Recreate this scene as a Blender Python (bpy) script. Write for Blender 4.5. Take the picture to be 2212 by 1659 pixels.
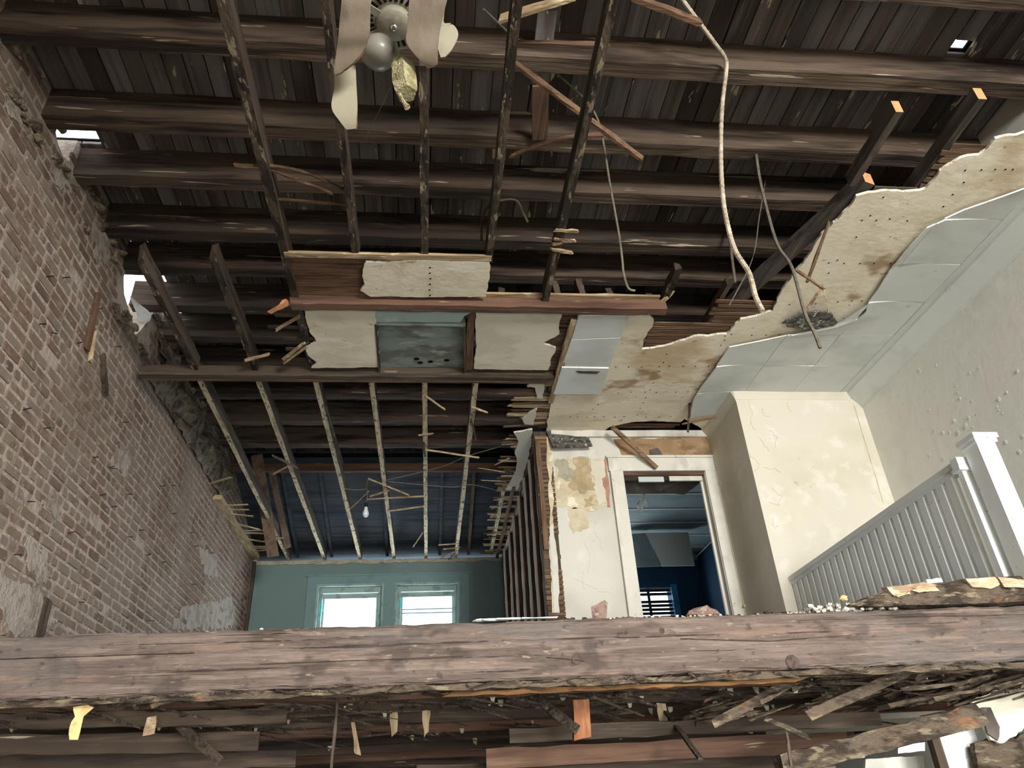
import bpy, math, random
from mathutils import Vector, Matrix, noise
random.seed(7)
scene = bpy.context.scene
for o in list(bpy.data.objects): bpy.data.objects.remove(o, do_unlink=True)
COL = scene.collection
OFF = Vector((0, 0, 1.9))            # eye height above the ground floor; coordinates below are relative to the eye
# ------------------------------------------------------------------ camera
W, H, F = 2212.0, 1659.0, 1590.0
def _cam_axes():
    Y = Vector((920 - 1106, 829.5 - 1795, F)).normalized()
    Z = Vector((950 - 1106, 829.5 + 1850, F)); Z = (Z - Z.dot(Y) * Y).normalized()
    X = Y.cross(Z)
    if X.x < 0: X = -X
    return X, Y, Z
AX, AY, AZ = _cam_axes()
def ray(u, v):
    d = Vector((u - 1106.0, 829.5 - v, F))
    return Vector((AX.dot(d), AY.dot(d), AZ.dot(d)))
def U(u, v, x=None, y=None, z=None):
    """point of the room seen at (u, v) that lies on the wall plane x=, y= or the level z="""
    d = ray(u, v)
    t = x / d.x if x is not None else (y / d.y if y is not None else z / d.z)
    return d * t
def proj(p):
    c = Vector((AX.x * p.x + AY.x * p.y + AZ.x * p.z, AX.y * p.x + AY.y * p.y + AZ.y * p.z, AX.z * p.x + AY.z * p.y + AZ.z * p.z))
    return (1106 + F * c.x / c.z, 829.5 - F * c.y / c.z, c.z)
cd = bpy.data.cameras.new('camera'); cam = bpy.data.objects.new('camera', cd); COL.objects.link(cam)
cd.sensor_width = 36; cd.lens = F / W * 36; cd.clip_end = 200; cd.clip_start = .05
rt = Vector((AX.x, AY.x, AZ.x)); up = Vector((AX.y, AY.y, AZ.y)); fw = Vector((AX.z, AY.z, AZ.z))
cam.matrix_world = Matrix((( rt.x, up.x, -fw.x, OFF.x), (rt.y, up.y, -fw.y, OFF.y), (rt.z, up.z, -fw.z, OFF.z), (0, 0, 0, 1)))
scene.camera = cam
# ------------------------------------------------------------------ sky, daylight, exposure
wd = bpy.data.worlds.new('overcast'); scene.world = wd; wd.use_nodes = True
bg = wd.node_tree.nodes['Background']; bg.inputs[0].default_value = (.90, .96, 1.0, 1); bg.inputs[1].default_value = 2.4
def area(name, loc, size, target, power, color):
    ld = bpy.data.lights.new(name, 'AREA'); ld.shape = 'RECTANGLE'; ld.size, ld.size_y = size; ld.energy = power; ld.color = color
    o = bpy.data.objects.new(name, ld); COL.objects.link(o); o.location = Vector(loc) + OFF
    o.rotation_euler = (Vector(target) - Vector(loc)).to_track_quat('-Z', 'Y').to_euler()
    return o
area('shopfront_daylight', (1.9, -4.3, -.45), (4.4, 2.5), (1.2, 4, 1.6), 600, (.95, .98, 1.0))
area('upper_window_daylight', (3.0, -4.3, 2.2), (1.9, 1.7), (.2, 6, 2.4), 680, (1.0, .985, .96))
area('back_window_daylight', (-.57, 11.55, 2.5), (2.2, 1.5), (-.4, 8, 3.6), 130, (.72, .87, 1.0))
area('added_blue_room_fill', (2.1, 11.5, 2.2), (1.1, 2.0), (2.9, 8.5, 3.3), 75, (.84, .93, 1.0))  # added lamp outside an unseen opening, brightens the room behind the doorway
cy = scene.cycles; cy.max_bounces = 4; cy.diffuse_bounces = 3; cy.sample_clamp_indirect = 4; cy.glossy_bounces = 2; cy.transmission_bounces = 4; cy.transparent_max_bounces = 6
cy.caustics_reflective = False; cy.caustics_refractive = False
vs = scene.view_settings
vs.view_transform = 'Standard'; vs.look = 'None'; vs.gamma = 1; vs.use_curve_mapping = False; vs.exposure = 0.55
# ------------------------------------------------------------------ materials
def lin(h):
    h = h.lstrip('#'); r = []
    for i in (0, 2, 4):
        c = int(h[i:i + 2], 16) / 255.0
        r.append(c / 12.92 if c <= .04045 else ((c + .055) / 1.055) ** 2.4)
    return (*r, 1)
MATS = {}
def mat(name, base, layers=(), rough=.9, bump=None, tint=None, spec=.2, trans=0, alpha=1, metal=0, island=None):
    """base colour; layers = (colour, noise scale xyz, lo, hi, amount[, detail]); tint = (colour, amount) mixed in by object"""
    m = bpy.data.materials.new(name); m.use_nodes = True; nt = m.node_tree; N = nt.nodes; L = nt.links
    b = N['Principled BSDF']; b.inputs['Roughness'].default_value = rough; b.inputs['Specular IOR Level'].default_value = spec
    b.inputs['Metallic'].default_value = metal
    if trans: b.inputs['Transmission Weight'].default_value = trans
    g = N.new('ShaderNodeNewGeometry'); oi = N.new('ShaderNodeObjectInfo')
    sc = N.new('ShaderNodeVectorMath'); sc.operation = 'SCALE'; sc.inputs[0].default_value = (17.3, 9.1, 23.7); L.new(oi.outputs['Random'], sc.inputs['Scale'])
    ad = N.new('ShaderNodeVectorMath'); ad.operation = 'ADD'; L.new(g.outputs['Position'], ad.inputs[0]); L.new(sc.outputs[0], ad.inputs[1])
    def nz(scale, det=3, ro=.62):
        mu = N.new('ShaderNodeVectorMath'); mu.operation = 'MULTIPLY'; mu.inputs[1].default_value = scale; L.new(ad.outputs[0], mu.inputs[0])
        n = N.new('ShaderNodeTexNoise'); n.inputs['Scale'].default_value = 1; n.inputs['Detail'].default_value = det; n.inputs['Roughness'].default_value = ro
        L.new(mu.outputs[0], n.inputs['Vector']); return n.outputs['Fac']
    def mix(fac, a, c):
        mx = N.new('ShaderNodeMix'); mx.data_type = 'RGBA'; L.new(fac, mx.inputs[0])
        if a is None: mx.inputs[6].default_value = base_c
        else: L.new(a, mx.inputs[6])
        mx.inputs[7].default_value = c; return mx.outputs[2]
    base_c = lin(base); cur = None
    if tint:
        for k, (c, amt) in enumerate(tint):
            r = N.new('ShaderNodeMath'); r.operation = 'ADD'; L.new(oi.outputs['Random'], r.inputs[0]); L.new(g.outputs['Random Per Island'], r.inputs[1])
            r2 = N.new('ShaderNodeMath'); r2.operation = 'MULTIPLY'; L.new(r.outputs[0], r2.inputs[0]); r2.inputs[1].default_value = 3.7 + 5.3 * k
            r3 = N.new('ShaderNodeMath'); r3.operation = 'FRACT'; L.new(r2.outputs[0], r3.inputs[0])
            mr = N.new('ShaderNodeMapRange'); L.new(r3.outputs[0], mr.inputs[0]); mr.inputs[1].default_value = .25; mr.inputs[4].default_value = amt
            cur = mix(mr.outputs[0], cur, lin(c))
    for ly in layers:
        c, s, lo, hi, amt = ly[:5]; det = ly[5] if len(ly) > 5 else 3
        s = (s, s, s) if not isinstance(s, (tuple, list)) else s
        mr = N.new('ShaderNodeMapRange'); mr.interpolation_type = 'SMOOTHSTEP'
        L.new(nz(s, det), mr.inputs[0]); mr.inputs[1].default_value = lo; mr.inputs[2].default_value = hi; mr.inputs[4].default_value = amt
        cur = mix(mr.outputs[0], cur, lin(c))
    if cur is None: b.inputs['Base Color'].default_value = base_c
    else: L.new(cur, b.inputs['Base Color'])
    if bump:
        s, st = bump[:2]; s = (s, s, s) if not isinstance(s, (tuple, list)) else s
        bp = N.new('ShaderNodeBump'); bp.inputs['Strength'].default_value = st; bp.inputs['Distance'].default_value = bump[2] if len(bump) > 2 else .02
        L.new(nz(s, 3, .65), bp.inputs['Height']); L.new(bp.outputs[0], b.inputs['Normal'])
    MATS[name] = m; return m
def gr(axis, along, across):
    return {'x': (along, across, across), 'y': (across, along, across), 'z': (across, across, along)}[axis]
for ax in 'xyz':
    mat('rafter_wood_' + ax, '594b40', [('231d19', gr(ax, .9, 9), .44, .64, .85), ('6e5d4b', gr(ax, .7, 14), .54, .70, .6), ('aea28b', gr(ax, 1.3, 22), .655, .69, .8), ('13110f', gr(ax, .5, 3), .5, .75, .6)],
        bump=(gr(ax, 1.5, 40), .5), tint=[('2f2823', .6), ('5d4f3f', .3)])
    mat('deck_wood_' + ax, '726a64', [('403832', gr(ax, .8, 12), .4, .66, .6), ('8c8682', gr(ax, 1, 30), .55, .75, .5), ('24201d', (.5, .5, .5), .52, .66, .6), ('c4b69a', gr(ax, 3, 15), .66, .68, .85)],
        bump=(gr(ax, 1.5, 45), .4), tint=[('3d342d', .85), ('8f8d8b', .6)])
    mat('joist_wood_' + ax, '52473c', [('28211b', gr(ax, .8, 10), .42, .66, .8), ('6f6252', gr(ax, 1.2, 22), .55, .72, .6), ('8e836f', gr(ax, 3, 18), .64, .70, .5)],
        bump=(gr(ax, 1.5, 40), .5), tint=[('3d3129', .6)])
    mat('red_wood_' + ax, '6b5041', [('42322a', gr(ax, .8, 14), .4, .65, .8), ('85705c', gr(ax, 1, 30), .55, .75, .6), ('a8967f', gr(ax, 2.5, 30), .66, .71, .6)], bump=(gr(ax, 1.5, 50), .4), tint=[('51402f', .6)])
    mat('lath_wood_' + ax, '6e5340', [('3d2c22', gr(ax, 2, 20), .42, .66, .8), ('8e765c', gr(ax, 3, 50), .55, .72, .6)], bump=(gr(ax, 3, 60), .4), tint=[('8b755b', .7), ('4a372c', .6)])
    mat('pale_lath_' + ax, 'b09a78', [('75604a', gr(ax, 3, 30), .45, .68, .8), ('d8cbb0', gr(ax, 5, 20), .58, .68, .7)], bump=(gr(ax, 3, 60), .4), tint=[('8b755b', .6)])
mat('sawn_grey_y', '4a443e', [('2d2722', (14, .8, 14), .42, .66, .8), ('6d6152', (24, 1.2, 24), .56, .72, .6)], bump=((40, 1.5, 40), .4))
mat('orange_wood', '6b4c2e', [('46321f', (1, 14, 20), .42, .62, .8), ('8a683f', (1.2, 26, 34), .54, .68, .7)], bump=((2, 40, 50), .6))
mat('orange_block', '7d5036', [('5d3a28', (14, 14, 3), .45, .62, .8), ('946a4c', (24, 24, 4), .55, .68, .6)], bump=((30, 30, 5), .6))
mat('joist_edge', 'c6b797', [('8a785e', (14, 3, 14), .50, .60, .65), ('2b231c', (30, 16, 30), .585, .62, .85), ('e0d5bc', (20, 4, 20), .6, .7, .6)], bump=((30, 10, 30), .6))
mat('joist_edge_dark', '4e4439', [('231d19', (14, 4, 14), .45, .58, .85), ('90846f', (22, 7, 22), .585, .64, .8)], bump=((30, 10, 30), .6))
mat('beam_wood', '665850', [('50453e', (1.4, 14, 22), .42, .6, .8), ('7b6b60', (2, 26, 40), .5, .66, .8), ('413832', (4, 9, 8), .54, .66, .7), ('2a2420', (.7, 50, 60), .63, .68, .85), ('94836f', (9, 44, 38), .63, .69, .6), ('5f5853', (1.2, 2, 4), .5, .62, .6), ('332c28', (11, 20, 18), .61, .69, .6), ('80695b', (1.6, 5, 16), .57, .68, .55)], bump=((3, 50, 60), 1.0, .02))
mat('knot_wood', '4d413a', [('332a25', 30, .48, .6, .7)])
mat('beam_dark', '382e27', [('231c18', (1, 10, 14), .42, .64, .8), ('6d5545', (1.2, 20, 30), .56, .72, .6)], bump=((1.5, 40, 45), .6, .015))
mat('rot_wood', '584c3f', [('2b231d', (6, 10, 14), .44, .6, .85), ('82765f', (8, 14, 30), .56, .66, .7), ('8f5f3c', (4, 6, 6), .6, .72, .6)], bump=((10, 20, 40), 1.0, .03))
mat('rot_pale', 'b39a7c', [('7c6650', (6, 9, 16), .45, .62, .8), ('d6c2a4', (9, 10, 20), .57, .66, .7)], bump=((10, 20, 40), 1.0, .03))
mat('fresh_cut', 'c98f66', [('a8734f', 20, .5, .65, .6)], rough=.8)
mat('brick', '6e5b51', [('887a6a', (5, 5, 5), .50, .62, .6), ('52423a', (9, 9, 9), .54, .68, .5), ('7d7064', (1.1, 1.1, 1.1), .46, .58, .85), ('a39a86', (16, 16, 16), .62, .69, .6)], bump=(26, .5, .01), tint=[('54433a', .7), ('775f4f', .6), ('7b6b58', .5)])
mat('mortar', 'a3968a', [('7d7064', 7, .50, .66, .7), ('b8ab9b', 12, .56, .68, .6), ('736659', (1.2, 1.2, 1.2), .5, .65, .6)], bump=(24, .9, .02))
mat('mortar_smear', 'a0968a', [('7a6f64', 9, .46, .62, .7), ('8a6d5a', 6, .6, .68, .7)], bump=(30, .9, .02))
mat('dirty_mortar', '7c705f', [('453a31', 7, .46, .62, .85), ('a2967f', 11, .57, .68, .7)], bump=(18, 1, .04))
mat('crack_line', 'bdb3a0')
mat('old_plaster', 'e6ddc6', [('d2c8ae', (2.2, 4, 3), .46, .64, .7), ('efe9d8', (5, 8, 5), .55, .68, .6), ('bfa682', (1.1, 1.9, 1.5), .54, .68, .8), ('8f6d4a', (1.9, 2.6, 3), .585, .70, .75), ('7a6d58', (9, 12, 9), .66, .71, .5)], bump=(22, .35, .01))
mat('plaster_edge', 'e2dcc9', [('a99a80', 20, .5, .62, .7)], bump=(50, .8, .02))
mat('grey_plaster', 'dcd6c2', [('c2bca8', (2, 3, 2), .45, .65, .7), ('d6d4c5', 6, .56, .68, .5), ('8a8573', (3, 4, 3), .62, .72, .5)], bump=(22, .35, .01))
mat('blue_plaster', 'a9c0bd', [('cfd8cf', 5, .5, .66, .7), ('8a9c98', 3, .52, .7, .5)], bump=(22, .35, .01))
mat('hatch_board', '8d9a93', [('6b6d63', (2.5, 4, 3), .45, .62, .85), ('b9c4b8', (4, 8, 4), .57, .7, .7), ('5b4f42', (2, 3, 2), .58, .7, .8)], bump=(22, .3, .01))
mat('wall_white', 'dddcd4', [('cac8bf', (.9, .9, .9), .44, .66, .7), ('e9e6dc', 3, .55, .7, .6), ('aaa494', 16, .69, .72, .35)], rough=.75, bump=(9, .18, .02))
mat('hall_white', 'c8c4b8', [('b3ad9e', (.9, .9, .9), .44, .66, .7), ('d6d2c8', 3, .55, .7, .6), ('9a9484', 16, .68, .72, .4)], rough=.8, bump=(9, .2, .02))
mat('chimney_white', 'ccc6b5', [('bdb49d', (1.1, 1.1, 1.1), .46, .66, .6), ('d8d3c6', 4, .55, .7, .6), ('9d9482', (7, 7, 7), .69, .71, .45)], rough=.8, bump=(9, .2, .02))
mat('tile_paint', 'cfd3ce', [('b6bab4', (1.6, 2.0, 2), .46, .66, .6), ('8e8f86', (4, 6, 4), .66, .74, .55)], rough=.75, bump=(40, .06, .01), tint=[('c2c7c3', .5)])
mat('tile_edge', 'f0efe6', [('bfae96', 14, .55, .65, .6)])
mat('plaster_tan', 'a89675', [('8f7e60', (6, 6, 6), .48, .62, .7), ('bfae8f', 8, .55, .68, .7)], bump=(25, .5, .01))
mat('plaster_brown', '977b5c', [('735c44', (4, 4, 8), .46, .64, .75), ('ad9272', (6, 6, 12), .55, .68, .7)], bump=(25, .4, .01))
mat('plaster_cream', 'c4b89c', [('ad9f80', 5, .46, .64, .7), ('ece2cb', 7, .56, .68, .6)], bump=(25, .4, .01))
mat('plaster_grey_patch', 'a29c88', [('857e6a', 7, .46, .62, .7), ('b9b29c', 7, .57, .68, .6)], bump=(25, .5, .01))
mat('plaster_orange', 'a9806a', [('8f6b58', 12, .5, .65, .7)], bump=(25, .5, .01))
mat('trim_white', 'ccc8bb', [('ada798', (4, 4, 2), .5, .68, .6), ('9b9384', 14, .66, .71, .6), ('dcd9ce', 5, .56, .7, .5)], rough=.6, bump=(18, .15, .01))
mat('rail_white', 'e3e6e3', [('c2c4c0', (3, 3, 3), .52, .7, .5), ('9a968a', 18, .68, .72, .5)], rough=.5, bump=(18, .12, .01))
mat('green_wall', '6b7d7a', [('5d6e6c', (.8, .8, .8), .45, .65, .6), ('6f8986', 3, .55, .7, .4)], rough=.7, bump=(9, .15, .01))
mat('green_trim', '6f8987', [('5d7573', 4, .5, .68, .5)], rough=.55)
mat('sash_paint', '8fa39c', [('62736c', 6, .5, .65, .6)], rough=.5)
mat('blue_wall', '1d3c56', [('162e44', (1, 1, 1), .45, .65, .6)], rough=.7, bump=(9, .15, .01))
mat('blue_trim', '2f6f9c', [('26597f', 5, .5, .65, .6)], rough=.5)
mat('teal_board', '6f7f83', [('59686d', (2, 5, 2), .46, .66, .6), ('82918f', (3, 6, 3), .56, .7, .5)], rough=.7)
mat('sheet_board', 'b9c0bb', [('9aa29d', (2, 2, 2), .48, .66, .5)], rough=.8)
mat('dark_sheet', '5e5750', [('423b35', (3, 3, 3), .46, .64, .7), ('857c70', 9, .6, .7, .5)], rough=.9)
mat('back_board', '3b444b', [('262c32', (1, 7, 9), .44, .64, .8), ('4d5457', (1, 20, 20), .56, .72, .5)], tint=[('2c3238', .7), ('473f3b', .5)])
mat('back_rafter', '6d5c4c', [('473a31', (10, .8, 10), .45, .65, .7)], bump=((30, 2, 30), .4))
mat('fan_white', '84806f', [('6b6657', (4, 4, 4), .46, .66, .7), ('a19c8a', 8, .56, .68, .5), ('5d5442', 20, .66, .72, .5)], rough=.55, bump=(30, .15, .01))
mat('fan_blade', '655a4c', [('4d4338', (5, 3, 3), .46, .64, .8), ('756b5c', (6, 3, 3), .56, .68, .5), ('604d3f', 5, .6, .7, .5)], rough=.6, bump=(30, .2, .01))
mat('fan_blade_pale', '8f8875', [('777060', (5, 3, 3), .46, .64, .6), ('8a7f68', 18, .66, .72, .5)], rough=.6, bump=(30, .2, .01))
mat('particle_edge', '7d6450', [('523e30', 30, .45, .6, .8), ('96806c', 40, .56, .66, .6)], rough=.9, bump=(60, .7, .01))
mat('slot_black', '0b0a09', rough=.9)
mat('rag', '9d9674', [('756c49', (14, 14, 14), .48, .62, .8), ('b9b396', 12, .56, .66, .6)], bump=(60, 1, .02))
mat('chrome', 'e8e8e8', metal=1, rough=.15)
mat('frosted', '7d7a6f', rough=.35, spec=.4)
mat('bulb_glass', 'd5dcd8', rough=.3, spec=.5)
mat('conduit', 'a59a86', [('6f6455', (30, 30, 30), .48, .6, .6), ('c9c0ac', 9, .55, .66, .6)], rough=.5)
mat('grey_cable', '6b6558', [('4b463e', 20, .48, .62, .6)], rough=.6)
mat('black_wire', '1d1b19', rough=.6)
mat('iron', '2a2420', [('4f3a2c', 30, .5, .65, .6)], rough=.7)
mat('pale_debris', 'b8b3a6', [('8c8578', 30, .46, .62, .8), ('e6e3d9', 24, .56, .66, .6)], bump=(60, 1, .02), tint=[('a0967f', .6), ('dedad0', .6)])
mat('dark_debris', '43392f', [('241e1a', 24, .46, .62, .8), ('75685a', 20, .58, .68, .6)], bump=(60, 1, .02), tint=[('5d5042', .5), ('2f2721', .6)])
mat('clay', '7d665a', [('54443c', 16, .48, .64, .8), ('a3958a', 14, .58, .68, .7)], bump=(50, 1, .02))
mat('paper', 'dfe6ea', [('c6cccf', 6, .5, .66, .4)], rough=.8)
mat('yellow_paper', 'c8ad79', [('a18452', 14, .5, .64, .6)], rough=.8)
mat('flashing', 'dfe3e2', [('8a8f8f', 7, .5, .66, .6)], rough=.45, metal=.3)
mat('grey_fungus', '6c6962', [('3b3a37', 22, .45, .6, .9), ('d5d2c8', 26, .62, .66, .9)], bump=(50, 1, .03))
mat('ground', '8f8b84', [('6f6a62', (.4, .4, .4), .45, .65, .6)])
mat('blind_slat', '1a2228', rough=.5)
mat('tan_building', 'd9b44a', [('b9963c', 1, .5, .65, .5)], rough=.8)
mat('cyan_tape', '3fc6d6', rough=.4)
gm = bpy.data.materials.new('window_glass'); gm.use_nodes = True; MATS['window_glass'] = gm
_n = gm.node_tree.nodes; _n.clear(); _o = _n.new('ShaderNodeOutputMaterial'); _m = _n.new('ShaderNodeMixShader'); _t = _n.new('ShaderNodeBsdfTransparent'); _g = _n.new('ShaderNodeBsdfGlossy')
_g.inputs['Roughness'].default_value = .03; _m.inputs[0].default_value = .06
for a, b_ in ((_t.outputs[0], _m.inputs[1]), (_g.outputs[0], _m.inputs[2]), (_m.outputs[0], _o.inputs[0])): gm.node_tree.links.new(a, b_)
# ------------------------------------------------------------------ builders
V = Vector
def rnd(a, b): return random.uniform(a, b)
class MB:
    def __init__(s): s.v, s.f, s.m = [], [], []
    def add(s, vs, fs, m=0):
        k = len(s.v); s.v += [V(p) for p in vs]; s.f += [tuple(i + k for i in f) for f in fs]
        s.m += m if isinstance(m, list) else [m] * len(fs); return s
    def box(s, lo, hi, m=0):
        x0, y0, z0 = lo; x1, y1, z1 = hi
        return s.add([(x0, y0, z0), (x1, y0, z0), (x1, y1, z0), (x0, y1, z0), (x0, y0, z1), (x1, y0, z1), (x1, y1, z1), (x0, y1, z1)],
                     [(0, 3, 2, 1), (4, 5, 6, 7), (0, 1, 5, 4), (1, 2, 6, 5), (2, 3, 7, 6), (3, 0, 4, 7)], m)
    def bar(s, a, b, w, h, up=(0, 0, 1), n=1, j=0, m=0, mbot=None, mend=None, split=(0, 0), bow=None, taper=1):
        """rectangular timber from a to b (centre line), w across, h along up; j = wander of its faces, split = torn ends"""
        a, b = V(a), V(b); d = (b - a); Ln = d.length; d = d.normalized(); sd = d.cross(V(up)).normalized(); u2 = sd.cross(d).normalized()
        vs, fs, ms = [], [], []
        for i in range(n + 1):
            t = i / n; c = a.lerp(b, t)
            if bow: c = c + V(bow) * (4 * t * (1 - t))
            k = 1 + (taper - 1) * t
            for (p, q) in ((-1, -1), (1, -1), (1, 1), (-1, 1)):
                o = sd * (p * w / 2 * k) + u2 * (q * h / 2 * k)
                if j and 0 < i < n or (j and n == 1): o = o + sd * rnd(-j, j) + u2 * rnd(-j, j)
                if i == 0 and split[0]: o = o - d * rnd(0, split[0])
                if i == n and split[1]: o = o + d * rnd(0, split[1])
                vs.append(c + o)
        for i in range(n):
            k = i * 4
            for q in range(4):
                r = (q + 1) % 4; fs.append((k + q, k + r, k + 4 + r, k + 4 + q)); ms.append(mbot if (q == 0 and mbot is not None) else m)
        fs.append((3, 2, 1, 0)); ms.append(mend if mend is not None else m); k = n * 4
        fs.append((k, k + 1, k + 2, k + 3)); ms.append(mend if mend is not None else m)
        return s.add(vs, fs, ms)
    def tube(s, pts, r, n=8, m=0, ribs=0):
        pts = [V(p) for p in pts]; vs, fs = [], []; K = len(pts)
        for i, p in enumerate(pts):
            d = (pts[min(i + 1, K - 1)] - pts[max(i - 1, 0)]).normalized()
            s1 = d.cross(V((0, 0, 1)) if abs(d.z) < .9 else V((1, 0, 0))).normalized(); s2 = d.cross(s1)
            rr = (r[i] if isinstance(r, list) else r) * (1 + (ribs if i % 2 else 0))
            vs += [p + (s1 * math.cos(2 * math.pi * q / n) + s2 * math.sin(2 * math.pi * q / n)) * rr for q in range(n)]
        for i in range(K - 1):
            for q in range(n): a = i * n; r2 = (q + 1) % n; fs.append((a + q, a + r2, a + n + r2, a + n + q))
        fs.append(tuple(range(n))[::-1]); fs.append(tuple(range((K - 1) * n, K * n)))
        return s.add(vs, fs, m)
    def plate(s, poly, th, m=0, medge=None):
        """flat outline (3-D points) given thickness along the vector th"""
        poly = [V(p) for p in poly]; n = len(poly); th = V(th)
        vs = poly + [p + th for p in poly]
        nrm = V((0, 0, 0))
        for i in range(n): nrm += poly[i].cross(poly[(i + 1) % n])
        fl = nrm.dot(th) > 0
        fs = [tuple(range(n))[::-1] if fl else tuple(range(n)), tuple(range(n, 2 * n)) if fl else tuple(range(n, 2 * n))[::-1]]
        ms = [m, m]
        for i in range(n):
            k = (i + 1) % n; fs.append((i, k, n + k, n + i) if fl else (k, i, n + i, n + k)); ms.append(m if medge is None else medge)
        return s.add(vs, fs, ms)
    def lathe(s, c, prof, axis=(0, 0, 1), n=20, m=0):
        c = V(c); ax = V(axis).normalized(); s1 = ax.orthogonal().normalized(); s2 = ax.cross(s1); vs, fs = [], []
        for (r, z) in prof: vs += [c + ax * z + (s1 * math.cos(2 * math.pi * q / n) + s2 * math.sin(2 * math.pi * q / n)) * r for q in range(n)]
        for i in range(len(prof) - 1):
            for q in range(n): a = i * n; r2 = (q + 1) % n; fs.append((a + q, a + r2, a + n + r2, a + n + q))
        fs.append(tuple(range(n))[::-1]); fs.append(tuple(range((len(prof) - 1) * n, len(prof) * n)))
        return s.add(vs, fs, m)
    def lump(s, c, r, seed=0, m=0, flat=1.0, nl=4, nq=7):
        c = V(c); r = V((r, r, r)) if not isinstance(r, (tuple, list, Vector)) else V(r); vs, fs = [], []
        vs.append(V((0, 0, -1)))
        for i in range(1, nl):
            th = math.pi * i / nl
            for q in range(nq): ph = 2 * math.pi * q / nq; vs.append(V((math.sin(th) * math.cos(ph), math.sin(th) * math.sin(ph), -math.cos(th))))
        vs.append(V((0, 0, 1)))
        vs = [p * (1 + .55 * noise.noise(p * 1.7 + V((seed * 3.1, seed * 1.7, seed)))) for p in vs]
        vs = [c + V((p.x * r.x, p.y * r.y, p.z * r.z * flat)) for p in vs]
        for q in range(nq): fs.append((0, 1 + (q + 1) % nq, 1 + q))
        for i in range(nl - 2):
            for q in range(nq): a = 1 + i * nq; fs.append((a + q, a + (q + 1) % nq, a + nq + (q + 1) % nq, a + nq + q))
        a = 1 + (nl - 2) * nq; t = len(vs) - 1
        for q in range(nq): fs.append((a + q, a + (q + 1) % nq, t))
        return s.add(vs, fs, m)
    def mesh(s, name, mats, origin):
        me = bpy.data.meshes.new(name); me.from_pydata([tuple(p - origin) for p in s.v], [], s.f)
        for k in mats: me.materials.append(MATS[k])
        me.polygons.foreach_set('material_index', s.m); me.update(); return me
    def build(s, name, mats, parent=None, label=None, cat=None, group=None, kind=None, smooth=False):
        if isinstance(mats, str): mats = [mats]
        xs = [p.x for p in s.v]; ys = [p.y for p in s.v]; zs = [p.z for p in s.v]
        org = V(((min(xs) + max(xs)) / 2, (min(ys) + max(ys)) / 2, min(zs)))
        o = bpy.data.objects.new(name, s.mesh(name, mats, org)); COL.objects.link(o)
        if smooth: o.data.polygons.foreach_set('use_smooth', [True] * len(o.data.polygons))
        place(o, org, parent); tag(o, label, cat, group, kind); return o
LOC = {}
def place(o, org, parent):
    LOC[o.name] = org.copy()
    if parent: o.parent = parent; o.location = org - LOC[parent.name]
    else: o.location = org + OFF
def tag(o, label=None, cat=None, group=None, kind=None):
    if label: o['label'] = label
    if cat: o['category'] = cat
    if group: o['group'] = group
    if kind: o['kind'] = kind
def empty(name, loc, label=None, cat=None, group=None, kind=None):
    o = bpy.data.objects.new(name, None); COL.objects.link(o); o.empty_display_size = .1
    place(o, V(loc), None); tag(o, label, cat, group, kind); return o
def ragged(poly, amp=.02, step=.05, seed=0, closed=True):
    """break the straight edges of an outline into a torn line (works in 3-D, wander stays near the outline's plane)"""
    poly = [V(p) for p in poly]; n = len(poly); out = []
    nrm = V((0, 0, 0))
    for i in range(n): nrm += poly[i].cross(poly[(i + 1) % n])
    nrm.normalize()
    for i in range(n):
        a, b = poly[i], poly[(i + 1) % n]; d = b - a; L_ = d.length; k = max(1, int(L_ / step)); out.append(a)
        if L_ < 1e-5: continue
        sd = nrm.cross(d.normalized())
        for q in range(1, k):
            t = q / k; p = a + d * t; e = noise.noise(p * 9 + V((seed, seed * 2, 0))) * 1.3 + noise.noise(p * 31 + V((seed, 0, 0))) * .6
            out.append(p + sd * (e * amp * min(1, 4 * t, 4 * (1 - t)) if k > 3 else e * amp))
    return out
def spline(pts, n=8):
    out = []; P = [pts[0]] + list(pts) + [pts[-1]]
    for i in range(1, len(P) - 2):
        for q in range(n):
            t = q / n; a, b, c, d = P[i - 1], P[i], P[i + 1], P[i + 2]
            out.append(.5 * ((2 * b) + (c - a) * t + (2 * a - 5 * b + 4 * c - d) * t * t + (3 * b - a - 3 * c + d) * t ** 3))
    return out + [P[-2]]
def pxpoly(pts, **k): return [U(u, v, **k) for u, v in pts]
CEIL, FLR, DECK = 3.54, .835, 4.47
XL, XR, YB, YD, YC = -2.58, 4.26, 11.05, 6.82, 5.97
ST = 'structure'
# ================================================================== THE SETTING
MB().box((-40, -60, -1.98), (40, 60, -1.93)).build('ground', 'ground', kind=ST, label='pale ground around the building')
MB().box((XL, -4, -1.93), (XR, YB, -1.9)).build('floor', 'ground', kind=ST, label='ground floor below the collapsed storey')
wf = empty('wall_front', (1, -4, -1.9), kind=ST, label='street front behind the viewer with shop window and upper windows')
mb = MB()
for lo, hi in (((XL, .85), (XR, 1.3)), ((XL, 1.3), (1.9, 3.1)), ((4.05, 1.3), (XR, 3.1)), ((XL, 3.1), (XR, 4.6)), ((XL, -1.9), (-.4, .85)), ((4.15, -1.9), (XR, .85)), ((-.4, -1.9), (4.15, -1.75))):
    mb.box((lo[0], -4.15, lo[1]), (hi[0], -4.0, hi[1]))
mb.build('masonry', 'wall_white', wf)
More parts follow.
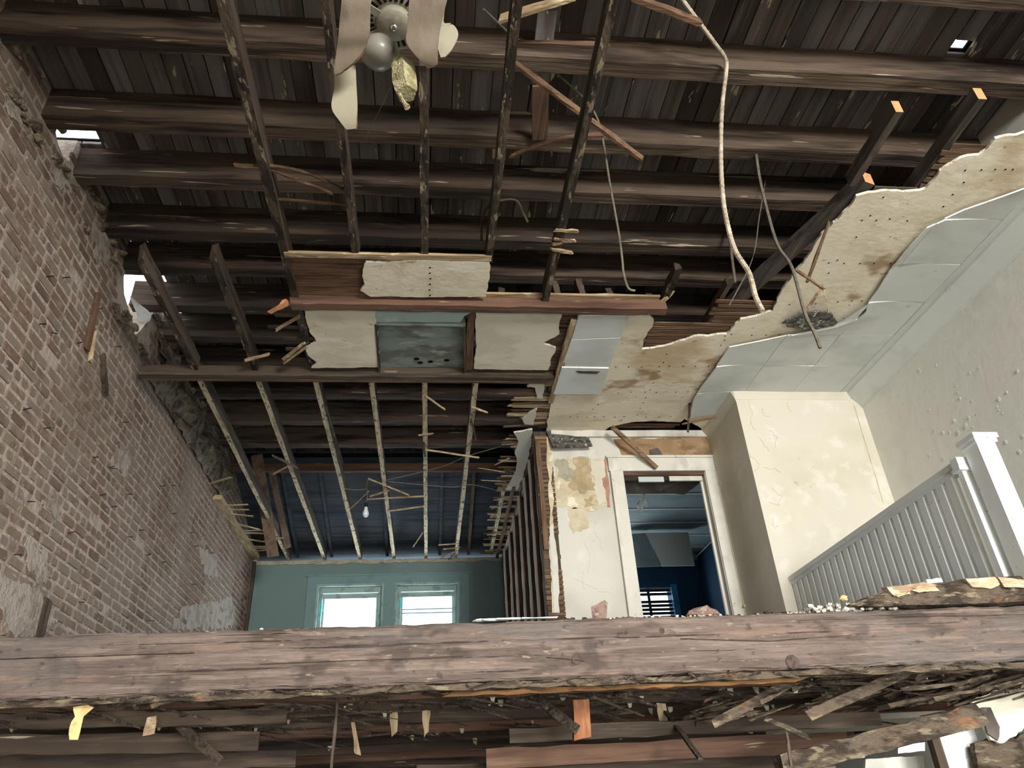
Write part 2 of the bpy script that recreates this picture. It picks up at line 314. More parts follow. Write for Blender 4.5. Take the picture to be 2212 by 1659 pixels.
# ---- left brick wall: mortar body with gaps at the roof, bricks on top
wl = empty('wall_left', (XL, 6, -1.9), kind=ST, label='old bare brick party wall with crumbling mortar, open to daylight at the roof')
outl = [(-4, -1.9), (11.3, -1.9), (11.3, 4.47), (5.95, 4.47), (5.80, 4.16), (5.70, 3.98), (5.62, 3.86), (5.5, 3.95), (5.38, 3.98), (5.24, 4.03), (5.16, 4.14), (5.13, 4.47),
        (3.99, 4.47), (3.98, 4.24), (3.90, 4.2), (3.80, 4.22), (3.74, 4.26), (3.72, 4.47), (3.46, 4.47), (3.44, 4.34), (3.40, 4.36), (3.38, 4.47), (-4, 4.47)]
MB().plate([(XL, y, z) for y, z in outl], (-.28, 0, 0)).build('mortar_bed', 'mortar', wl)
CH, BL = .078, .212
random.seed(11)
def brick_shape(mb, y, z, L_, hgt, pr, m=0, ox=XL):
    j = .006; y0, y1, z0, z1 = y + rnd(0, j), y + L_ - rnd(0, j), z + rnd(0, j), z + hgt - rnd(0, j); c = rnd(.006, .02); c2 = rnd(.004, .014)
    out = [(y0 + c, z0), ((y0 + y1) / 2, z0 + rnd(-.003, .004)), (y1 - c2, z0), (y1, z0 + c2), (y1, z1 - c), (y1 - c, z1), ((y0 + y1) / 2, z1 + rnd(-.004, .003)), (y0 + c2, z1), (y0, z1 - c2), (y0, z0 + c)]
    n = len(out); ym, zm = (y0 + y1) / 2, (z0 + z1) / 2
    vs = [(ox - .01, a, b) for a, b in out] + [(ox + pr * .6, a, b) for a, b in out] + [(ox + pr + rnd(-.0015, .0015), ym + (a - ym) * .95, zm + (b - zm) * .88) for a, b in out]
    fs = [tuple(range(2 * n, 3 * n))]
    for i in range(n):
        k = (i + 1) % n; fs += [(i, k, n + k, n + i), (n + i, n + k, 2 * n + k, 2 * n + i)]
    mb.add(vs, fs, m)
kinds = {}
for hd in (0, 1):
    kinds[hd] = []
    for q in range(8):
        t = MB(); brick_shape(t, 0, 0, (BL if not hd else .104) - .017, CH - .017, rnd(.003, .010), ox=0)
        kinds[hd].append(t.mesh('brick', ['brick'], V((0, 0, 0))))
allb = []
row = 0; z = .45
while z < 4.40:
    y = 2.6 + (row % 2) * .106 + rnd(-.02, .02); hdr = (row % 6 == 3)
    while y < YB - .05:
        hd = hdr or random.random() < .07; L_ = .104 if hd else BL
        u, v, dpt = proj(V((XL, y + L_ / 2, z + CH / 2)))
        hole = (5.1 < y + L_ / 2 < 5.9 and z > 3.78) or (3.62 < y + L_ / 2 < 4.05 and z > 4.12) or z + CH > 4.46
        lost = random.random() < .012
        if not hole and not lost and -60 < u < 640 and -40 < v < 1400: allb.append((dpt * (1.6 if hd else 1), y, z, hd))
        y += L_
    z += CH; row += 1
allb.sort()
for k, (d_, y, z, hd) in enumerate(allb[:300]):
    o = bpy.data.objects.new('brick', random.choice(kinds[1 if hd else 0])); COL.objects.link(o)
    place(o, V((XL + rnd(-.003, .003), y, z)), wl); o.rotation_euler = (rnd(-.02, .02), rnd(-.02, .02), 0)
mb = MB()
for (d_, y, z, hd) in allb[300:]: brick_shape(mb, y, z, (.104 if hd else BL) - .017, CH - .017, rnd(.003, .010))
mb.build('brick_courses', 'brick', wl, kind='stuff')
# mortar smears and old plaster left on the bricks
random.seed(5)
smears = [((0, 1235), (60, 1262), (130, 1330), (95, 1366), (0, 1372)), ((60, 1160), (100, 1190), (110, 1250), (80, 1262), (55, 1215)), ((90, 1080), (120, 1075), (125, 1115), (98, 1112)),
          ((20, 180), (60, 240), (45, 280), (15, 240)), ((105, 320), (150, 350), (160, 420), (120, 400)), ((200, 480), (240, 520), (235, 580), (205, 560)),
          ((395, 1310), (500, 1290), (512, 1350), (470, 1358), (370, 1360)), ((430, 1180), (465, 1200), (470, 1250), (440, 1240)), ((250, 960), (290, 985), (270, 1030), (235, 1010))]
for p in smears:
    MB().plate(ragged([q for q in pxpoly(p, x=XL + .004)], .06, .02, seed=p[0][0]), (.006, 0, 0)).build('mortar_smear', 'mortar_smear', wl)
# bulging mortar ledge under the roof, further back
mb = MB(); NY, NZ = 26, 7; vs = []; fs = []
for i in range(NY + 1):
    for k in range(NZ + 1):
        y = 6.05 + i * .11; tz = k / NZ; zz = 3.66 + .55 * tz
        w_ = .03 + .12 * math.sin(math.pi * min(1, tz * 1.1)) * (.6 + .9 * noise.noise(V((y * 2.3, tz * 2, 0))))
        vs.append((XL + max(.004, w_ + .05 * noise.noise(V((y * 9, tz * 9, 3)))), y, zz + .03 * noise.noise(V((y * 7, tz * 5, 9)))))
for i in range(NY):
    for k in range(NZ): a = i * (NZ + 1) + k; fs.append((a, a + NZ + 1, a + NZ + 2, a + 1))
mb.add(vs, fs).build('mortar_ledge', 'dirty_mortar', wl)
for k in range(46):                                                       # loose brick ends and mortar lumps along the wall head
    y = 3.1 + k * .1 + rnd(-.04, .04); zz = rnd(4.0, 4.36)
    if 5.1 < y < 5.9: zz = rnd(3.75, 3.9)
    MB().lump((XL + .02, y, zz), (rnd(.02, .05), rnd(.04, .08), rnd(.02, .04)), seed=k, nl=4, nq=6).build('mortar_lump', 'dirty_mortar', wl)
for (u, v) in ((100, 598), (207, 668), (85, 700), (110, 718), (165, 742), (250, 748), (50, 885), (95, 925), (200, 988), (240, 1012), (145, 1152), (60, 1083), (30, 1198), (275, 1160), (345, 1050), (372, 1110), (235, 1010), (265, 912), (215, 1070),
               (350, 1215), (315, 1200), (415, 1262), (170, 1300), (322, 1340), (275, 1068), (240, 1095), (370, 1048), (300, 1145), (410, 1150), (455, 1195), (420, 1180), (135, 600)):
    p = U(u, v, x=XL + .005); d = V((.05, rnd(-.02, .0), rnd(-.012, .012)))
    MB().bar(p, p + d, .006, .006, n=1).build('nail', 'iron', wl)
a, b = U(210, 640, x=XL + .02), U(190, 740, x=XL + .02)
for (s_, e_, w_, m_) in (((212, 636), (188, 750), .05, 'lath_wood_z'), ((205, 720), (196, 775), .02, 'pale_lath_z'), ((222, 770), (228, 850), .05, 'joist_wood_z'), ((103, 1298), (88, 1368), .07, 'joist_wood_z')):
    MB().bar(U(*s_, x=XL + .02), U(*e_, x=XL + .025), .03, w_, up=(0, 1, 0), n=3, j=.004, split=(.03, .04)).build('nailing_strip', m_, wl)
# ---- back wall (green room) with two windows, blue room beyond the partition
wb = empty('wall_back', (0, YB, FLR), kind=ST, label='sea green painted back wall under the open ceiling, around two bright windows')
x0, x1, x2, x3 = -1.59, -.68, -.45, .44; zt, zb = 3.155, 1.5
mb = MB()
for lo, hi in (((XL, .6), (1.2, zb)), ((XL, zt), (1.2, CEIL)), ((XL, zb), (x0, zt)), ((x1, zb), (x2, zt)), ((x3, zb), (1.2, zt))):
    mb.box((lo[0], YB, lo[1]), (hi[0], YB + .2, hi[1]))
mb.build('plaster_face', 'green_wall', wb)
mb = MB(); pts = []                                                      # torn plaster head of the wall
for k in range(61): xx = XL + (1.2 - XL) * k / 60; pts.append((xx, YB - .02, CEIL - .045 + .03 * noise.noise(V((xx * 4, 0, 2))) + .02 * noise.noise(V((xx * 15, 0, 5)))))
mb.plate(pts + [(1.2, YB - .02, CEIL + .015), (XL, YB - .02, CEIL + .015)], (0, .03, 0)).build('broken_plaster_head', 'plaster_grey_patch', wb)
MB().box((XL, YB - .06, FLR), (XL + .05, YB, CEIL)).build('corner_strip', 'joist_wood_z', wb)
for n_, (a, b) in enumerate(((x0, x1), (x2, x3))):
    w = empty('window_%d' % (n_ + 1), ((a + b) / 2, YB, zb), kind=ST, label=['left of the two bright windows, plain pane, in the green back wall', 'right of the two bright windows, with a crossbar low down'][n_])
    t_ = .035
    MB().box((a - .001, YB - .03, zt - .0), (b + .001, YB + .0, zt + .03)).build('head_bead', 'sash_paint', w)
    for xs in (a - .03, b): MB().box((xs, YB - .03, zb), (xs + .03, YB, zt + .03)).build('side_bead', 'sash_paint', w)
    for xs in (a, b - .05): MB().box((xs, YB + .05, zb), (xs + .05, YB + .09, zt)).build('sash_stile', 'sash_paint', w)
    MB().box((a + .05, YB + .05, zt - .075), (b - .05, YB + .09, zt)).build('sash_rail', 'sash_paint', w)
    MB().box((a + .02, YB + .10, zt - .15), (b - .02, YB + .13, zt - .075)).build('sash_rail', 'sash_paint', w)
    for xs in (a + .05, b - .08): MB().box((xs, YB + .10, zb), (xs + .03, YB + .13, zt - .15)).build('sash_stile', 'sash_paint', w)
    if n_ == 1:
        z_ = U(920, 1325, y=YB + .11).z
        for q in (0, .055): MB().box((a + .08, YB + .10, z_ + q), (b - .08, YB + .12, z_ + q + .014)).build('crossbar', 'green_trim', w)
    MB().box((a + .05, YB + .112, zb), (b - .05, YB + .116, zt - .1)).build('pane', 'window_glass', w)
    MB().bar((a + .045, YB + .02, zt - .2), (a + .05, YB + .02, zt - .32), .02, .014, up=(0, 1, 0)).build('latch', 'cyan_tape', w)
    if n_ == 0: MB().bar((a + .05, YB + .02, zt - .34), (a + .045, YB + .02, zt - .48), .014, .012, up=(0, 1, 0)).build('latch', 'cyan_tape', w)
tr = empty('trim_1', (-.57, YB, 3.3), kind=ST, label='wide flat green casing around the pair of windows')
MB().box((-1.76, YB - .022, zt + .03), (.61, YB, zt + .155)).build('head_casing', 'green_trim', tr)
MB().box((-1.79, YB - .032, zt + .15), (.64, YB, zt + .175)).build('head_cap', 'green_trim', tr)
for a, b in ((-1.76, x0 - .03), (x1 + .03, x2 - .03), (x3 + .03, .61)): MB().box((a, YB - .022, zb), (b, YB, zt + .03)).build('side_casing', 'green_trim', tr)
wr = empty('wall_rear', (2.7, YB, FLR), kind=ST, label='dark blue far wall of the room seen through the doorway')
wz1, wz0, wx0, wx1 = 3.03, 1.7, 2.75, 3.72
mb = MB()
for lo, hi in (((1.2, .6), (XR, 1.0)), ((2.65, 1.0), (XR, wz0)), ((1.2, 3.2), (XR, CEIL)), ((2.65, wz1), (XR, 3.2)), ((1.2, 1.0), (1.5, 3.2)), ((2.65, wz0), (wx0, wz1)), ((wx1, wz0), (XR, wz1))): mb.box((lo[0], YB, lo[1]), (hi[0], YB + .2, hi[1]))  # the tall opening left of the blinds is unseen, added to let light in
mb.build('blue_face', 'blue_wall', wr)
MB().box((XL, 9.9, -1.9), (XR, 10, .6)).build('wall_lower', 'dark_sheet', kind=ST, label='dark rear wall of the ground floor')
w3 = empty('window_3', (3.2, YB, wz0), kind=ST, label='small window with dark blinds, far inside the blue room behind the doorway')
MB().box((wx1, YB - .05, wz0), (wx1 + .09, YB, wz1 + .04)).build('side_casing', 'blue_trim', w3)
MB().box((wx0, YB - .03, wz1), (wx1 + .09, YB, wz1 + .06)).build('head_casing', 'blue_wall', w3)
for k in range(22):
    zz = wz1 - .03 - k * .058
    if k in (2,): continue
    MB().bar((wx0, YB + .04, zz), (wx1, YB + .04, zz), .045, .006, up=(0, .75, .7)).build('blind_slat', 'blind_slat', w3)
MB().box((3.36, YB + .06, wz0), (3.40, YB + .08, wz1)).build('mullion', 'blind_slat', w3)
MB().box((wx0, YB + .09, wz0), (wx1, YB + .094, wz1)).build('pane', 'window_glass', w3)
MB().box((-8, 22, -1.9), (12, 23, 3.2)).box((-8.2, 21.8, 3.2), (12.2, 23, 3.4)).build('neighbour_house', 'tan_building', label='sunlit yellow building glimpsed through the blinds of the blue room', cat='building')
# ---- right wall, chimney breast, hall wall with door
MB().box((XR, -4, -1.9), (XR + .2, YB, CEIL + .9)).build('wall_right', 'wall_white', kind=ST, label='tall pale grey plaster side wall with blistered paint')
wr_ = bpy.data.objects['wall_right']
random.seed(21)
for k in range(34):
    u, v = rnd(1980, 2210), rnd(780, 1000)
    if random.random() < .35: u, v = rnd(2050, 2110), rnd(890, 940)
    p = U(u, v, x=XR - .001); s_ = rnd(.006, .02)
    MB().plate(ragged([p + V((0, -s_, -s_ * .4)), p + V((0, s_ * .3, -s_)), p + V((0, s_, s_ * .5)), p + V((0, -.2 * s_, s_))], .004, .01, seed=k), (-rnd(.002, .005), 0, rnd(-.002, .001))).build('paint_blister', 'wall_white', wr_)
cb = empty('wall_chimney', (3.6, YC, FLR), kind=ST, label='cream plastered chimney breast with fine cracks, jutting out beside the door')
MB().box((2.97, YC, .57), (XR, YD + .1, CEIL)).build('breast', 'chimney_white', cb)
random.seed(31)
def crack(path, wall, yy, w=.004):
    mb = MB()
    for a, b in zip(path[:-1], path[1:]):
        pa, pb = U(*a, y=yy), U(*b, y=yy); K = 5; prev = pa
        for k in range(1, K + 1):
            q = pa.lerp(pb, k / K) + V((rnd(-.012, .012), 0, rnd(-.012, .012))); mb.bar(prev, q, w, .003, up=(0, 1, 0)); prev = q
    mb.build('crack', 'crack_line', wall)
for pth in (((1617, 865), (1625, 890), (1622, 915), (1632, 930)), ((1646, 880), (1650, 897), (1665, 900)), ((1660, 930), (1680, 945), (1672, 965)), ((1640, 945), (1655, 965), (1662, 975)), ((1620, 980), (1640, 1005), (1632, 1020)), ((1700, 870), (1707, 890)),
            ((1668, 1055), (1690, 1075), (1682, 1090)), ((1668, 1120), (1673, 1140)), ((1660, 1085), (1685, 1092)), ((1650, 1010), (1680, 1015), (1690, 1022))): crack(pth, cb, YC - .001)
MB().bar(U(1845, 875, y=YC - .002), U(1908, 1085, y=YC - .002), .008, .004, up=(0, 1, 0), n=14, j=.003).build('corner_crack', 'crack_line', cb)
wh = empty('wall_hall', (2.1, YD, FLR), kind=ST, label='hall wall with peeling cream and tan plaster layers around the doorway')
dx0, dx1, dz = 1.985, 2.86, 3.06
mb = MB()
mb.box((1.26, YD, .6), (dx0 - .02, YD + .13, CEIL)).box((dx1 + .02, YD, .6), (2.98, YD + .13, CEIL)).box((dx0 - .02, YD, dz + .02), (dx1 + .02, YD + .13, CEIL))
mb.build('plaster_face', 'hall_white', wh)
def wpatch(pts, m, th, nm, amp=.045, seed=1): MB().plate(ragged(pxpoly(pts, y=YD), amp, .03, seed=seed), (0, -th, 0)).build(nm, m, wh)
wpatch(((1195, 990), (1275, 990), (1308, 992), (1316, 1096), (1250, 1098), (1196, 1098)), 'plaster_cream', .004, 'bare_plaster', seed=2)
wpatch(((1197, 998), (1225, 996), (1240, 1020), (1240, 1045), (1222, 1040), (1205, 1030)), 'plaster_grey_patch', .007, 'bare_plaster', seed=3)
wpatch(((1238, 990), (1272, 990), (1275, 1010), (1278, 1040), (1285, 1060), (1262, 1068), (1248, 1058), (1226, 1052), (1236, 1030)), 'plaster_tan', .008, 'bare_plaster', seed=4)
wpatch(((1262, 1078), (1285, 1070), (1290, 1094), (1262, 1096)), 'plaster_tan', .008, 'bare_plaster', seed=5)
wpatch(((1276, 992), (1305, 992), (1310, 1050), (1318, 1094), (1292, 1092), (1285, 1060), (1275, 1025)), 'chimney_white', .011, 'plaster_flake', seed=6)
wpatch(((1303, 993), (1310, 993), (1318, 1096), (1312, 1095), (1308, 1060), (1302, 1050), (1300, 1035), (1308, 1030)), 'plaster_orange', .013, 'bare_plaster', .012, seed=7)
wpatch(((1226, 1098), (1270, 1102), (1272, 1140), (1255, 1148), (1238, 1155), (1230, 1130)), 'plaster_cream', .004, 'plaster_stain', seed=8)
wpatch(((1325, 949), (1538, 945), (1540, 985), (1345, 990), (1338, 970)), 'plaster_brown', .006, 'bare_plaster', .01, seed=9)
wpatch(((1402, 972), (1420, 968), (1432, 985), (1402, 988)), 'dark_sheet', .009, 'bare_plaster', .01, seed=10)
wpatch(((1180, 945), (1192, 945), (1200, 1325), (1192, 1325)), 'plaster_cream', .02, 'broken_corner', .02, seed=11)
wpatch(((1186, 1140), (1194, 1130), (1204, 1210), (1208, 1325), (1196, 1325)), 'hall_white', .024, 'broken_corner', .012, seed=12)
for pth in (((1262, 1170), (1275, 1200), (1268, 1240)), ((1240, 1250), (1290, 1275), (1318, 1280)), ((1285, 1150), (1296, 1170), (1300, 1190)), ((1258, 1235), (1262, 1275))): crack(pth, wh, YD - .001, .003)
MB().bar((1.27, YD - .02, CEIL - .04), (2.99, YD - .02, CEIL - .04), .04, .075, n=12, j=.003).build('head_board', 'trim_white', wh)
d1 = empty('door_1', ((dx0 + dx1) / 2, YD, FLR), kind=ST, label='open doorway with worn white casing, no door leaf, dark blue room beyond')
cw = .135
for xs in (dx0 - cw, dx1): 
    MB().box((xs, YD - .03, FLR), (xs + cw, YD, dz + .01)).build('side_casing', 'trim_white', d1)
    MB().box((xs + (.0 if xs < 2.2 else cw - .03), YD - .045, FLR), (xs + (.03 if xs < 2.2 else cw), YD - .03, dz + .01)).build('casing_bead', 'trim_white', d1)
MB().box((dx0 - cw - .01, YD - .034, dz + .01), (dx1 + cw + .01, YD, dz + .165)).build('head_casing', 'trim_white', d1)
MB().box((dx0 - cw - .025, YD - .05, dz + .155), (dx1 + cw + .025, YD, dz + .18)).build('head_cap', 'trim_white', d1)
for xs in (dx0 - .02, dx1 - .005): MB().box((xs, YD - .01, FLR), (xs + .025, YD + .14, dz)).build('jamb', 'trim_white', d1)
for xs in (dx0 + .005, dx1 - .03): MB().box((xs, YD + .07, FLR), (xs + .025, YD + .1, dz - .03)).build('door_stop', 'joist_wood_z' if xs < 2.2 else 'trim_white', d1)
MB().box((dx0, YD - .008, dz - .025), (dx1, YD + .14, dz)).build('head_jamb', 'lath_wood_x', d1)
MB().box((dx0 + .17, YD + .03, dz - .085), (dx0 + .44, YD + .05, dz - .03)).build('head_piece', 'sheet_board', d1)
MB().box((dx0 + .5, YD + .03, dz - .075), (dx1 - .02, YD + .05, dz - .01)).build('head_piece', 'trim_white', d1)
# room beyond the doorway
cr = empty('ceiling', (2.8, 9, CEIL), kind=ST, label='grey blue board ceiling of the room behind the doorway')
yy = YD + .13
while yy < YB:
    MB().box((1.25, yy, CEIL), (XR, min(YB, yy + .515), CEIL + .02)).build('ceiling_board', 'teal_board', cr); 
    MB().bar((1.25, yy, CEIL - .006), (XR, yy, CEIL - .006), .02, .012).build('cover_strip', 'sheet_board', cr); yy += .525
MB().bar((XR - .06, YD + .13, CEIL - .05), (XR - .06, YB, CEIL - .05), .02, .11, up=(.7, 0, .7)).build('cove_board', 'teal_board', cr)
MB().bar((1.2, YB - .04, CEIL - .05), (XR, YB - .04, CEIL - .05), .02, .1, up=(0, -.7, .7)).build('cove_board', 'teal_board', cr)
MB().box((XR - .03, YD + .13, .6), (XR + .001, YB, CEIL)).build('wall_side', 'blue_wall', kind=ST, label='dark blue side wall inside the room behind the doorway')
ps = pxpoly(((1395, 1151), (1487, 1150), (1501, 1222), (1430, 1223)), y=9.9)
MB().plate(ps, (0, .012, 0)).build('hanging_sheet', 'sheet_board', label='pale square ceiling sheet hanging down inside the blue room', cat='board')
ps = pxpoly(((1340, 1155), (1394, 1151), (1428, 1223), (1370, 1225)), y=9.92)
MB().plate(ps, (0, .012, 0)).build('hanging_sheet', 'teal_board', label='dull grey ceiling sheet hanging left of the pale square one in the blue room', cat='board')
sg = [U(1345, 1000, z=CEIL - .01), U(1530, 995, z=CEIL - .01), U(1510, 1045, y=7.45), U(1480, 1068, y=7.6), U(1430, 1066, y=7.6), U(1350, 1066, y=7.6)]
MB().plate(ragged(sg, .008, .05), (0, .004, .012)).build('sagging_sheet', 'dark_sheet', label='dark mouldy sheet sagging from the ceiling just inside the doorway head', cat='board')
mb = MB(); c = U(1392, 1085, y=8.2); mb.lump(c, (.05, .05, .06), 3); mb.lump(c + V((-.06, 0, -.05)), (.04, .05, .07), 5); mb.bar(c + V((0, 0, .02)), V((c.x + .02, c.y, CEIL)), .02, .02, up=(0, 1, 0))
mb.build('old_light_fitting', 'sheet_board', label='broken pale light fitting hanging from the ceiling of the blue room', cat='lamp')
MB().bar(U(1614, 1255, y=YD - .06), U(1608, 1312, y=YD - .06), .03, .02, up=(0, 1, 0), n=6, j=.006, bow=(.03, 0, 0)).build('peeling_strip', 'yellow_paper', label='curled yellowed strip peeling beside the foot of the right door casing', cat='strip')
# ---- stud partition between back room and hall
pt = empty('wall_partition', (1.15, 9, FLR), kind=ST, label='stripped stud partition, brown laths behind studs, white strips standing in for light through gaps')
PX = 1.13
random.seed(41)
for y in (7.01, 7.48, 7.98, 8.55, 9.21, 9.81, 10.55):
    mb = MB(); mb.bar((PX + .05, y, FLR), (PX + .05, y, CEIL), .05, .1, up=(1, 0, 0), n=10, j=.003); mb.bar((PX - .014, y - .01, FLR), (PX - .014, y - .01, CEIL - .02), .009, .03, up=(1, 0, 0), n=24, j=.0035, m=1)  # white strip along each stud stands in for light through the gaps
    mb.build('stud', ['lath_wood_z', 'rail_white'], pt)
zz = FLR + .02
while zz < CEIL - .02:
    MB().bar((PX + .105, 6.96, zz), (PX + .105, YB - .02, zz), .012, .038, n=4, j=.002).build('lath', 'lath_wood_y', pt); zz += .05
MB().bar((PX + .05, 6.95, FLR + .03), (PX + .05, YB, FLR + .03), .1, .06).build('sole_plate', 'lath_wood_y', pt)
MB().bar((PX + .05, 6.95, CEIL + .03), (PX + .05, YB, CEIL + .03), .1, .06).build('top_plate', 'lath_wood_y', pt)
zz = FLR + .03; k = 0
while zz < CEIL - .05:
    if not (2.05 < zz < 2.5 and random.random() < .6): MB().bar((1.1 + rnd(-.01, .01), YD - .006, zz), (1.265, YD - .006, zz), .012, .036, up=(0, 0, 1), j=.002).build('end_lath', 'lath_wood_x', pt)
    zz += .049
MB().box((1.09, YD, FLR), (1.26, YD + .1, CEIL)).build('end_post', 'joist_wood_z', pt)
MB().bar((1.13, YD - .02, 2.3), (1.12, YD - .03, 3.35), .05, .02, up=(0, 1, 0), n=6, j=.005, split=(.05, .1)).build('split_board', 'lath_wood_z', pt)
# ---- roof deck: planks running away from us above the rafters
rf = empty('roof', (.8, 4, DECK), kind=ST, label='dark weathered roof deck of planks, bare above the rafters')
random.seed(51)
x = XL - .25; k = 0
while x < XR + .1:
    w_ = rnd(.125, .15); segs = [(-4, 2.2 + rnd(0, .3), 9.2)] if k % 3 else [(-4, 9.2)]
    s_ = segs[0]; cuts = list(s_)
    if x < -2.45: cuts = [-4, 3.80, None, 4.02, 5.1, None, 6.25, 9.2]
    if x < 3.63 < x + w_: cuts = [-4, 2.78, None, 2.88, 9.2]
    prev = None
    for c in cuts:
        if c is None: prev = None; continue
        if prev is not None:
            zj = rnd(0, .006); mb = MB(); mb.bar((x + w_ / 2, prev + .002, DECK + .013 + zj), (x + w_ / 2, c - .002, DECK + .013 + zj), w_ - rnd(.003, .013), .024, n=8, j=.0012)
            mb.build('plank', 'deck_wood_y', rf)
        prev = c
    x += w_; k += 1
MB().box((-2.33, -4, DECK + .045), (3.55, 9.25, DECK + .06)).box((XL - .3, -4, DECK + .045), (-2.33, 3.80, DECK + .06)).box((XL - .3, 4.02, DECK + .045), (-2.33, 5.1, DECK + .06)).box((XL - .3, 6.25, DECK + .045), (-2.33, 9.25, DECK + .06)).box((3.71, -4, DECK + .045), (XR + .2, 9.25, DECK + .06)).box((3.55, -4, DECK + .045), (3.71, 2.8, DECK + .06)).box((3.55, 2.87, DECK + .045), (3.71, 9.25, DECK + .06)).build('roof_felt', 'slot_black', rf)
# rear slope: boards across, rafters running down
rs = empty('roof', (0, 10, 4), kind=ST, label='boarded rear roof slope above the open back room, dark and bluish')
Y0, Z0, Y1, Z1 = 9.22, 4.28, YB + .25, 3.62
K = 13
for k in range(K):
    t0, t1 = k / K, (k + 1) / K
    a = V((XL - .1, Y0 + (Y1 - Y0) * t0, Z0 + (Z1 - Z0) * t0)); b = V((XL - .1, Y0 + (Y1 - Y0) * t1 - .006, Z0 + (Z1 - Z0) * t1))
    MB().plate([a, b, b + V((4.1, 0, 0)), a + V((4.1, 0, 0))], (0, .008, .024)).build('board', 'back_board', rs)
MB().plate([V((XL - .3, 9.15, 4.40)), V((XL - .3, Y1 + .3, 3.70)), V((1.7, Y1 + .3, 3.70)), V((1.7, 9.15, 4.40))], (0, 0, .02)).build('roof_felt', 'slot_black', rs)
for xx in (-1.95, -1.45, -.62, .18, .62):
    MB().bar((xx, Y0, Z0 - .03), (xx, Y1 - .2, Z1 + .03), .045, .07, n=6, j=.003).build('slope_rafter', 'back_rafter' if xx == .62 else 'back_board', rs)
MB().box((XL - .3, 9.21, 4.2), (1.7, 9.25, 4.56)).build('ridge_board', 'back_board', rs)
# plug the attic sides above the ceilings of hall and rear room
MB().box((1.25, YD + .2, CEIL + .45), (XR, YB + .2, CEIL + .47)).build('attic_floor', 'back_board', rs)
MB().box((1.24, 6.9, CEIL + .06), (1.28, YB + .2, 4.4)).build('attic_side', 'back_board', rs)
ff = empty('floor', (.8, -2, .57), kind=ST, label='front part of the upper floor, above and behind the viewer')
MB().box((XL, -4, .81), (XR, -.6, .835)).build('floor_board', 'deck_wood_y', ff)
MB().box((XL, -4, .57), (XR, -.6, .6)).build('ceiling_face', 'old_plaster', ff)
MB().box((XL, -.65, .6), (XR, -.6, .81)).build('edge_beam', 'beam_dark', ff)
# ---- second floor deck and what it stands on
fl = empty('floor', (.8, 6, FLR), kind=ST, label='remaining upper floor of boards behind the big timber')
random.seed(61)
x = XL
while x < XR:
    w_ = rnd(.12, .16); x_ = min(XR, x + w_)
    MB().bar(((x + x_) / 2, 3.6 + rnd(0, .15), FLR - .012), ((x + x_) / 2, YB, FLR - .012), x_ - x - .004, .024, n=6, j=.001).build('floor_board', 'deck_wood_y', fl); x = x_
# ---- crown mouldings
t2 = empty('trim_2', (XR, 3, CEIL), kind=ST, label='white crown moulding along the top of the tall side wall')
prof = [(0, -.17), (-.012, -.17), (-.02, -.15), (-.05, -.11), (-.10, -.06), (-.13, -.03), (-.135, 0), (0, 0)]
mb = MB(); n = len(prof); vs = [(XR + a, .5, CEIL + b) for a, b in prof] + [(XR + a, YC, CEIL + b) for a, b in prof]
mb.add(vs, [tuple(range(n)), tuple(range(n, 2 * n))[::-1]] + [(i, n + i, n + (i + 1) % n, (i + 1) % n) for i in range(n)]).build('cornice', 'tile_paint', t2)
MB().box((XR - .20, .5, CEIL - .012), (XR - .135, YC, CEIL + .005)).build('ceiling_fillet', 'tile_paint', t2)
t3 = empty('trim_3', (3.5, YC, CEIL), kind=ST, label='white moulding around the head of the chimney breast')
mb = MB(); vs = [(2.97 + a * .25, YC + a * .25, CEIL + b * .5) for a, b in prof] + [(XR - .1, YC + a * .25, CEIL + b * .5) for a, b in prof]
mb.add(vs, [tuple(range(n)), tuple(range(n, 2 * n))[::-1]] + [(i, n + i, n + (i + 1) % n, (i + 1) % n) for i in range(n)]).build('cornice', 'chimney_white', t3)
mb = MB(); vs = [(2.97 + a * .4, YC + a * .25, CEIL + b * .6) for a, b in prof] + [(2.97 + a * .4, YD, CEIL + b * .6) for a, b in prof]
mb.add(vs, [tuple(range(n)), tuple(range(n, 2 * n))[::-1]] + [(i, n + i, n + (i + 1) % n, (i + 1) % n) for i in range(n)]).build('cornice', 'chimney_white', t3)
# ================================================================== CEILING REMAINS
ch = empty('ceiling', (2.4, 5.5, CEIL), kind=ST, label='stained hall ceiling plaster with nail holes, torn away along its left side')
big = [(1180, 932), (1187, 890), (1195, 850), (1208, 800), (1222, 760), (1236, 715), (1248, 682), (1300, 681), (1360, 681), (1403, 680), (1412, 690), (1404, 712), (1390, 733), (1386, 755), (1440, 747), (1480, 735), (1500, 727), (1570, 722), (1600, 690), (1640, 682), (1670, 672),
       (1682, 640), (1700, 612), (1745, 555), (1775, 505), (1800, 482), (1838, 445), (1850, 424), (1890, 416), (1940, 413), (1975, 413), (2000, 408), (2030, 370), (2075, 342), (2115, 335), (2130, 325), (2150, 300), (2212, 287), (2420, 230)]
pl = [U(u, v, z=CEIL) for u, v in big]
pl += [V((XR, pl[-1].y, CEIL)), V((XR, YC, CEIL)), V((2.97, YC, CEIL)), V((2.97, YD, CEIL)), U(1478, 905, z=CEIL), U(1470, 912, z=CEIL), U(1400, 910, z=CEIL), U(1365, 912, z=CEIL), U(1318, 922, z=CEIL), U(1305, 931, z=CEIL)]
pl = [p if p.y < YD else V((p.x, YD, p.z)) for p in pl]
MB().plate(ragged(pl, .016, .035, seed=4), (0, 0, .02), medge=1).build('plaster_sheet', ['old_plaster', 'plaster_edge'], ch)
